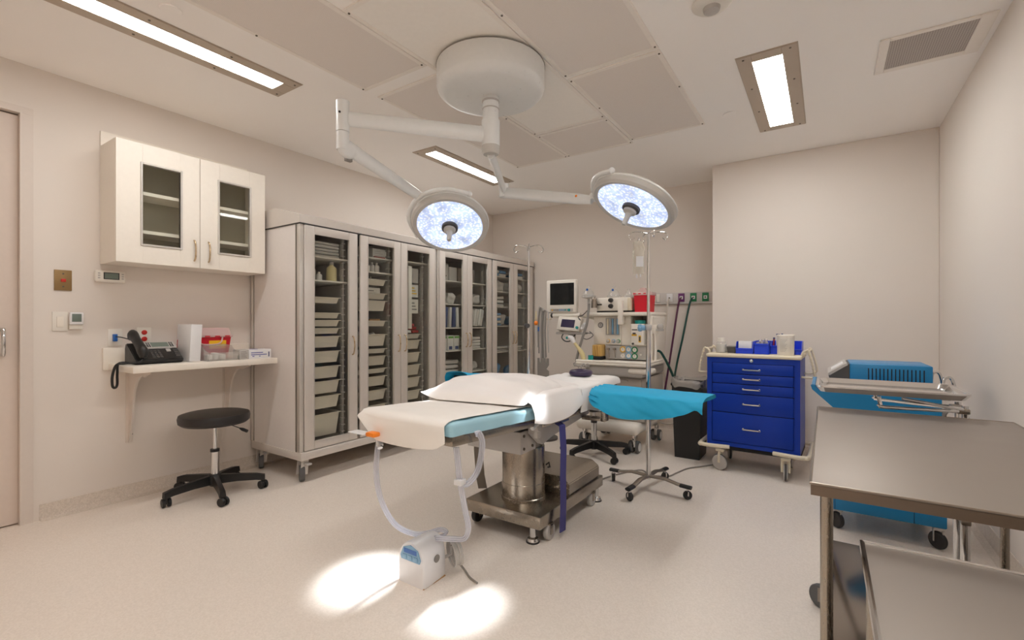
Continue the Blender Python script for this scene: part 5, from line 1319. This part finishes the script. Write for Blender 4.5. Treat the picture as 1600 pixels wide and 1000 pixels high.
def bluebin(x, y, w, d, h, label, hf=None):
    t = onc('storage_bin', label, 'bin', x, y, 'blue stacking bins on the cart')
    hf = hf or h*.5
    b = B()
    for s in (-1, 1): b.prism([(-d/2, 0), (d/2, 0), (d/2, h), (-d/2+.03, h), (-d/2, hf)], s*w/2-.002, s*w/2+.002, 'x')
    b.box(-w/2, w/2, d/2-.004, d/2, 0, h).box(-w/2, w/2, -d/2, d/2, 0, .004).box(-w/2, w/2, -d/2, -d/2+.004, 0, hf)
    part('bin_shell', b, M['bluebin'], t)
    part('front_lip', B().box(-w/2-.002, w/2+.002, -d/2-.006, -d/2+.004, hf-.012, hf, .003), M['bluebin'], t)
    return t
bluebin(-.067, .18, .125, .16, .098, 'blue stacking bin holding upright white cards, leftmost on the cart', .045)
t = onc('card_stack', 'upright white cards standing in the leftmost blue bin', 'cards', -.067, .17)
part('cards', B().box(-.05, .05, -.04, .045, .0045, .10, .002), M['white2'], t)
bluebin(.058, .18, .1, .16, .105, 'blue stacking bin heaped with clear wrapped packets, second on the cart', .085)
for k, (dx, dy, dz) in enumerate(((-.03, -.035, .03), (.0, -.038, .036), (.031, -.034, .03), (-.018, .015, .045), (.02, .015, .055))):
    b = B().box(-.0125, .0125, -.018, .018, 0, .07, .005)
    bmesh.ops.subdivide_edges(b.bm, edges=b.bm.edges[:], cuts=2, use_grid_fill=True)
    b.jit(.005, 40, k+80).xf(Matrix.Translation(kw(.058+dx, .18+dy, .955+dz)) @ Matrix.Rotation(KR, 4, 'Z') @ Matrix.Rotation((-.12, .05, .1, -.08, .12)[k], 4, 'X'))
    single('wrapped_packet', b, M['baggy'], f'clear wrapped packet in the second blue bin, {("left front", "middle front", "right front", "left back", "topmost back")[k]}', 'packet', 'clear packets in the second blue bin', 60)
bluebin(.155, .255, .08, .16, .105, 'blue stacking bin holding pens beside the white tub', .07)
bluebin(.29, .255, .075, .16, .105, 'blue stacking bin at the far end of the cart behind the white tub', .045)
for k, (x, y, m, h) in enumerate(((.126, .23, 'packred', .12), (.145, .255, 'white2', .15), (.162, .235, 'white2', .148), (.18, .26, 'white2', .152))):
    t = onc('pen', ('red pen leaning in the third blue bin', 'white pen, nearest the packets in the third blue bin', 'white pen, middle of the third blue bin', 'white pen, closest to the white tub in its bin')[k], 'pen', x, y)
    part('barrel', B().cyl((0, 0, .0045), (.006, 0, h), .006, seg=10), M[m], t)
    part('pen_cap', B().cyl((.006, 0, h), (.0065, 0, h+.013), .0072, seg=10), M['navy'], t)
t = onc('wipe_tub', 'round white lidded tub standing on the drawer cart', 'tub', .228, .09)
part('tub_body', B().lathe([(.056, 0), (.058, .004), (.06, .14)], seg=36), M['white'], t)
part('lid', B().lathe([(.062, .138), (.063, .155), (.058, .16), (0, .16)], seg=36), M['lam'], t)
b = B()
for k in range(9):
    a0 = R(-120)
    for j in range(5+(k % 3)):
        a = a0+R(7)*j
        b.box(.0592, .0602, -.0025, .0025, .035+k*.01, .038+k*.01).xf(Matrix.Identity(4)) if False else None
        q = Matrix.Rotation(a, 4, 'Z')
        v = [b.bm.verts.new(q @ Vector((.0598, y_, z_))) for y_, z_ in ((-.003, .03+k*.011), (.003, .03+k*.011), (.003, .034+k*.011), (-.003, .034+k*.011))]
        b.bm.faces.new(v)
part('label_print', b, M['lgrey'], t)

# cord on the floor
single('floor_cord', B().tube([(-.79, 4.27, .006), (-.86, 4.16, .006), (-.945, 4.04, .006), (-.99, 3.88, .006), (-1.03, 3.74, .006), (-1.15, 3.70, .006), (-1.25, 3.78, .006), (-1.33, 3.66, .006), (-1.40, 3.50, .006), (-1.45, 3.30, .012), (-1.46, 3.1, .07), (-1.46, 3.043, .115)], .006, 8, smooth=6), M['cord'], 'grey power cord running over the floor from the drawer cart to the table base', 'cord')
# ------------------------------------------------------------------ generator cart in the corner
t = thing('generator_cart', 'teal blue equipment cart with a slanted nose behind the stainless table', 'cart', (.26, 3.6, 0))
y0, y1 = 3.35, 3.85
side = [(-.075, .845), (-.07, .825), (.075, .66), (.08, .17), (.10, .11), (.515, .11), (.515, .735), (.515, .845)]
for y in (y0, y1-.014):
    b = B().prism([(-.075, .835), (-.068, .81), (.085, .665), (.125, .655), (.125, .6), (.515, .6), (.515, .835)], y, y+.014, 'y')
    part('side_panel', b, M['cartblue'], t, True)
part('top_tray', B().box(-.02, .515, y0+.014, y1-.014, .82, .835, .002), M['cartblue'], t, True)
part('nose_panel', B().prism([(-.07, .838), (-.066, .812), (.085, .668), (.10, .668), (-.05, .82), (-.052, .838)], y0+.014, y1-.014, 'y'), M['cartblue'], t, True)
part('nose_tab', B().box(-.045, .03, y0+.004, y0+.012, .835, .865, .002), M['cartblue'], t, True)
part('inner_shelf', B().box(.125, .515, y0+.014, y1-.014, .60, .615), M['cartblue'], t, True)
for x in (.14, .49):
    for y in (y0+.03, y1-.03): part('post', B().box(x-.015, x+.015, y-.015, y+.015, .17, .60, .003), M['cartblue'], t, True)
part('lower_shelf', B().box(.02, .535, y0-.01, y1+.01, .115, .18, .006), M['cartblue'], t, True)
part('shelf_seam', B().box(.045, .047, y0-.012, y0-.009, .118, .178).box(.4, .402, y0-.012, y0-.009, .118, .178), M['dark'], t, True)
for x, y in ((.055, y0+.03), (.50, y0+.01), (.055, y1-.05), (.47, y1-.05)):
    w = part('caster', B().lathe([(.015, -.013), (.042, -.013), (.046, -.007), (.046, .007), (.042, .013), (.015, .013)], (x, y, .046), (.75, .65, 0), 28), M['rubber'], t, True)
    part('caster_fork', B().box(x-.02, x+.03, y-.02, y+.02, .1, .115, .003).box(x+.016, x+.021, y-.02, y+.01, .04, .105).box(x-.021, x-.016, y-.01, y+.02, .04, .105), M['lgrey'], w, True)
for y in (y0+.05, y1-.12):
    part('push_loop', B().tube([(.515, y, .80), (.56, y, .80), (.575, y, .84), (.565, y, .90), (.548, y, .915), (.53, y, .90), (.525, y, .84), (.515, y, .83)], .008, 10, smooth=4), M['chrome'], t, True)
b = B()
for k in range(3): b.torus((.56+.012*k, y0+.03+.02*k, .70), .045, .006, (.3, 1, .2), 24, 8)
part('coiled_cable', b, M['lgrey'], t, True)
part('cable_hook', B().tube([(.515, y0+.05, .76), (.60, y0+.05, .76), (.61, y0+.05, .72), (.60, y0+.05, .62), (.515, y0+.05, .62)], .009, 10), M['satin'], t, True)
t = thing('electrosurgical_unit', 'blue generator box with side vents on top of the teal cart', 'generator', (.25, 3.6, .835))
b = B().box(.118, .49, 3.42, 3.80, .843, .968, .006)
cs = part('case', b, M['esublue'], t, True)
for k in range(15):
    x = .205+k*.0175
    part('vent_slot', B().box(x, x+.005, 3.4185, 3.421, .865, .945), M['dark'], cs, True)
for x in (.14, .47):
    part('foot', B().box(x-.015, x+.015, 3.44, 3.47, .8355, .843), M['black'], cs, True)
b = B().prism([(.118, .965), (.095, .955), (.02, .905), (.015, .89), (.025, .845), (.118, .845)], 3.425, 3.795, 'y')
fr = part('front_bezel', b, M['dgrey'], t, True)
b = B().prism([(.105, .968), (.085, .958), (.012, .905), (.02, .892), (.095, .948), (.11, .958)], 3.422, 3.80, 'y')
part('control_panel', b, M['lgrey'], fr, True)
for k in range(3):
    part('control_label', B().box(-.012, .012, 0, .003, -.09, .09).xf(Matrix.Translation((.04+.02*k, 3.6, .9245+.014*k)) @ Matrix.Rotation(R(-35), 4, 'Y') @ Matrix.Rotation(R(90), 4, 'X')), M['white2'], fr, True)

# ------------------------------------------------------------------ instrument stand
t = thing('instrument_stand', 'stainless instrument stand with a shallow rimmed tray over the table end', 'instrument stand', (.3, 2.6, 0))
tz = .93
def rr_(x0, x1, y0, y1, r, n=6):
    pts = []
    for cx, cy, a in ((x1-r, y1-r, 0), (x0+r, y1-r, 90), (x0+r, y0+r, 180), (x1-r, y0+r, 270)):
        for k in range(n+1):
            q = R(a+90*k/n); pts.append((cx+r*math.cos(q), cy+r*math.sin(q)))
    return pts
rings = [(.012, tz+.013), (.003, tz+.016), (0, tz+.012), (.004, tz+.004), (.014, tz-.006)]
b = B()
x0, x1, y0, y1 = -.035, .448, 2.35, 2.72
R1 = []
for ins, z in [(-.0, tz+.010), (.0, tz+.016), (.012, tz+.016), (.022, tz-.004), (.03, tz-.006)]:
    R1.append([b.bm.verts.new((x, y, z)) for x, y in rr_(x0+ins, x1-ins, y0+ins, y1-ins, .035)])
for p, q in zip(R1, R1[1:]):
    for i in range(len(p)): b.bm.faces.new((p[i], p[(i+1) % len(p)], q[(i+1) % len(q)], q[i]))
b.bm.faces.new(R1[-1])
R2 = []
for ins, z in [(0, tz+.010), (.014, tz-.010), (.03, tz-.012)]:
    R2.append([b.bm.verts.new((x, y, z)) for x, y in rr_(x0+ins, x1-ins, y0+ins, y1-ins, .035)])
for p, q in zip(R2, R2[1:]):
    for i in range(len(p)): b.bm.faces.new((p[i], q[i], q[(i+1) % len(q)], p[(i+1) % len(p)]))
b.bm.faces.new(R2[-1][::-1])
part('tray', b, M['chrome'], t, True)
for y in (2.42, 2.65):
    part('tray_rod', B().tube([(.18, y, tz-.02), (.185, y, tz-.05), (.20, y, tz-.062), (.43, y+(2.535-y)*.6, tz-.066)], .007, 10, smooth=4), M['chrome'], t, True)
part('tray_rod', B().tube([(.25, 2.38, tz-.018), (.44, 2.47, tz-.055)], .006, 10), M['chrome'], t, True)
part('rod_clamp', B().box(.425, .465, 2.485, 2.635, tz-.076, tz-.056, .004), M['satin'], t, True)
for y in (2.50, 2.62):
    up = part('upright', B().cyl((.452, y, .42), (.452, y, tz-.045), .0105, seg=18), M['chrome'], t, True)
    part('sleeve', B().cyl((.452, y, .06), (.452, y, .44), .0155, seg=20), M['chrome'], up, True)
part('upright_brace', B().box(.437, .467, 2.48, 2.64, .425, .45, .005), M['satin'], t, True)
part('base_frame', B().tube([(.05, 2.44, .07), (.40, 2.44, .07), (.452, 2.48, .07), (.452, 2.64, .07), (.40, 2.72, .07), (.05, 2.72, .07)], .0155, 12, smooth=3), M['satin'], t, True)
for x, y in ((.06, 2.44), (.06, 2.72), (.44, 2.46), (.44, 2.68)):
    w = part('caster', B().lathe([(.01, -.010), (.024, -.010), (.026, -.006), (.026, .006), (.024, .010), (.01, .010)], (x, y, .026), (.8, .6, 0), 22), M['rubber'], t, True)
    part('caster_stem', B().cyl((x, y, .045), (x, y, .062), .008, seg=10), M['chrome'], w, True)

# ------------------------------------------------------------------ stainless tables
def steel_table(label, x0, x1, y0, y1, zt, apron, legr, shelf=None, inset=.03, bead=.0032):
    t = thing('steel_table', label, 'table', ((x0+x1)/2, (y0+y1)/2, 0), 0, None)
    b = B().box(x0, x1, y0, y1, zt-.004, zt, .0018, 2)
    tp = part('tabletop', b, M['sheetsteel'], t, True)
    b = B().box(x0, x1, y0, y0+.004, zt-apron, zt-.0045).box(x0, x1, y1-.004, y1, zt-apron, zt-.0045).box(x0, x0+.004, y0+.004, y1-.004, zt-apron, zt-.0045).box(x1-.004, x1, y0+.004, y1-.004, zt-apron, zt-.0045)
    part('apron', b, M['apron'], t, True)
    part('top_bead', B().tube([(x0, y0, zt-.001), (x1, y0, zt-.001), (x1, y1, zt-.001), (x0, y1, zt-.001)], bead, 8, closed=True), M['chrome'] if bead > .005 else M['satin'], t, True)
    for x in (x0+inset, x1-inset):
        for y in (y0+inset, y1-inset):
            lg = part('leg', B().cyl((x, y, .10), (x, y, zt-.006), legr, seg=24), M['steel'], t, True)
            part('caster', B().lathe([(.015, -.013), (.045, -.013), (.049, -.007), (.049, .007), (.045, .013), (.015, .013)], (x-.018, y+.012, .049), (.6, .8, 0), 24), M['greyrub'], lg, True)
            part('caster_fork', B().box(x-.022, x+.022, y-.022, y+.022, .092, .102, .003).box(x-.03, x-.005, y-.022, y-.017, .04, .095), M['satin'], lg, True)
    if shelf:
        part('lower_shelf', B().box(x0+inset-.01, x1-inset+.01, y0+inset-.01, y1-inset+.01, shelf-.03, shelf, .003), M['mirror'], t, True)
    return t
steel_table('large stainless steel table by the right wall under the instrument tray', -.028, .563, 1.253, 2.405, .85, .027, .0125, .30)
steel_table('lower stainless steel table in front, nearest the camera', .062, .66, .18, 1.20, .76, .03, .0125, .28, .018, bead=.006)

# ------------------------------------------------------------------ lamps, world, camera
def spot(loc, aim, energy, size, blend, col, rad):
    l = bpy.data.lights.new('lamp_beam', 'SPOT'); l.energy = energy; l.spot_size = R(size); l.spot_blend = blend
    l.color = col; l.shadow_soft_size = rad
    o = bpy.data.objects.new('lamp_beam', l); C.objects.link(o); o.location = loc
    o.rotation_euler = Vector(aim).to_track_quat('-Z', 'Y').to_euler()
    return o
for h, n, P_, sz in ((H1, N1, (-1.81, 1.48, 0), 14.5), (H2, N2, (-1.28, 1.54, 0), 10.5)):
    p = Vector(h)+Vector(n).normalized()*.15
    spot(p, Vector(P_)-p, 330, sz, .8, (.9, .95, 1), .06)
w = bpy.data.worlds.new('room_world'); bpy.context.scene.world = w; w.use_nodes = True
w.node_tree.nodes['Background'].inputs[0].default_value = (.8, .75, .7, 1); w.node_tree.nodes['Background'].inputs[1].default_value = .3

cam = bpy.data.cameras.new('camera'); co = bpy.data.objects.new('camera', cam); C.objects.link(co)
cam.sensor_width = 36; cam.lens = 735/1600*36; cam.clip_start = .02
cam.shift_y = 4/1600
co.location = (0, 0, 1.21)
th = math.atan(490/735)
co.rotation_euler = (PI/2, 0, th)
sc = bpy.context.scene; sc.camera = co
sc.view_settings.view_transform = 'Standard'; sc.view_settings.look = 'None'; sc.view_settings.gamma = 1
sc.view_settings.exposure = .5
sc.view_settings.use_curve_mapping = False
sc.cycles.max_bounces = 14; sc.cycles.diffuse_bounces = 10; sc.cycles.transparent_max_bounces = 16
sc.cycles.sample_clamp_indirect = 6; sc.cycles.caustics_reflective = False; sc.cycles.caustics_refractive = False
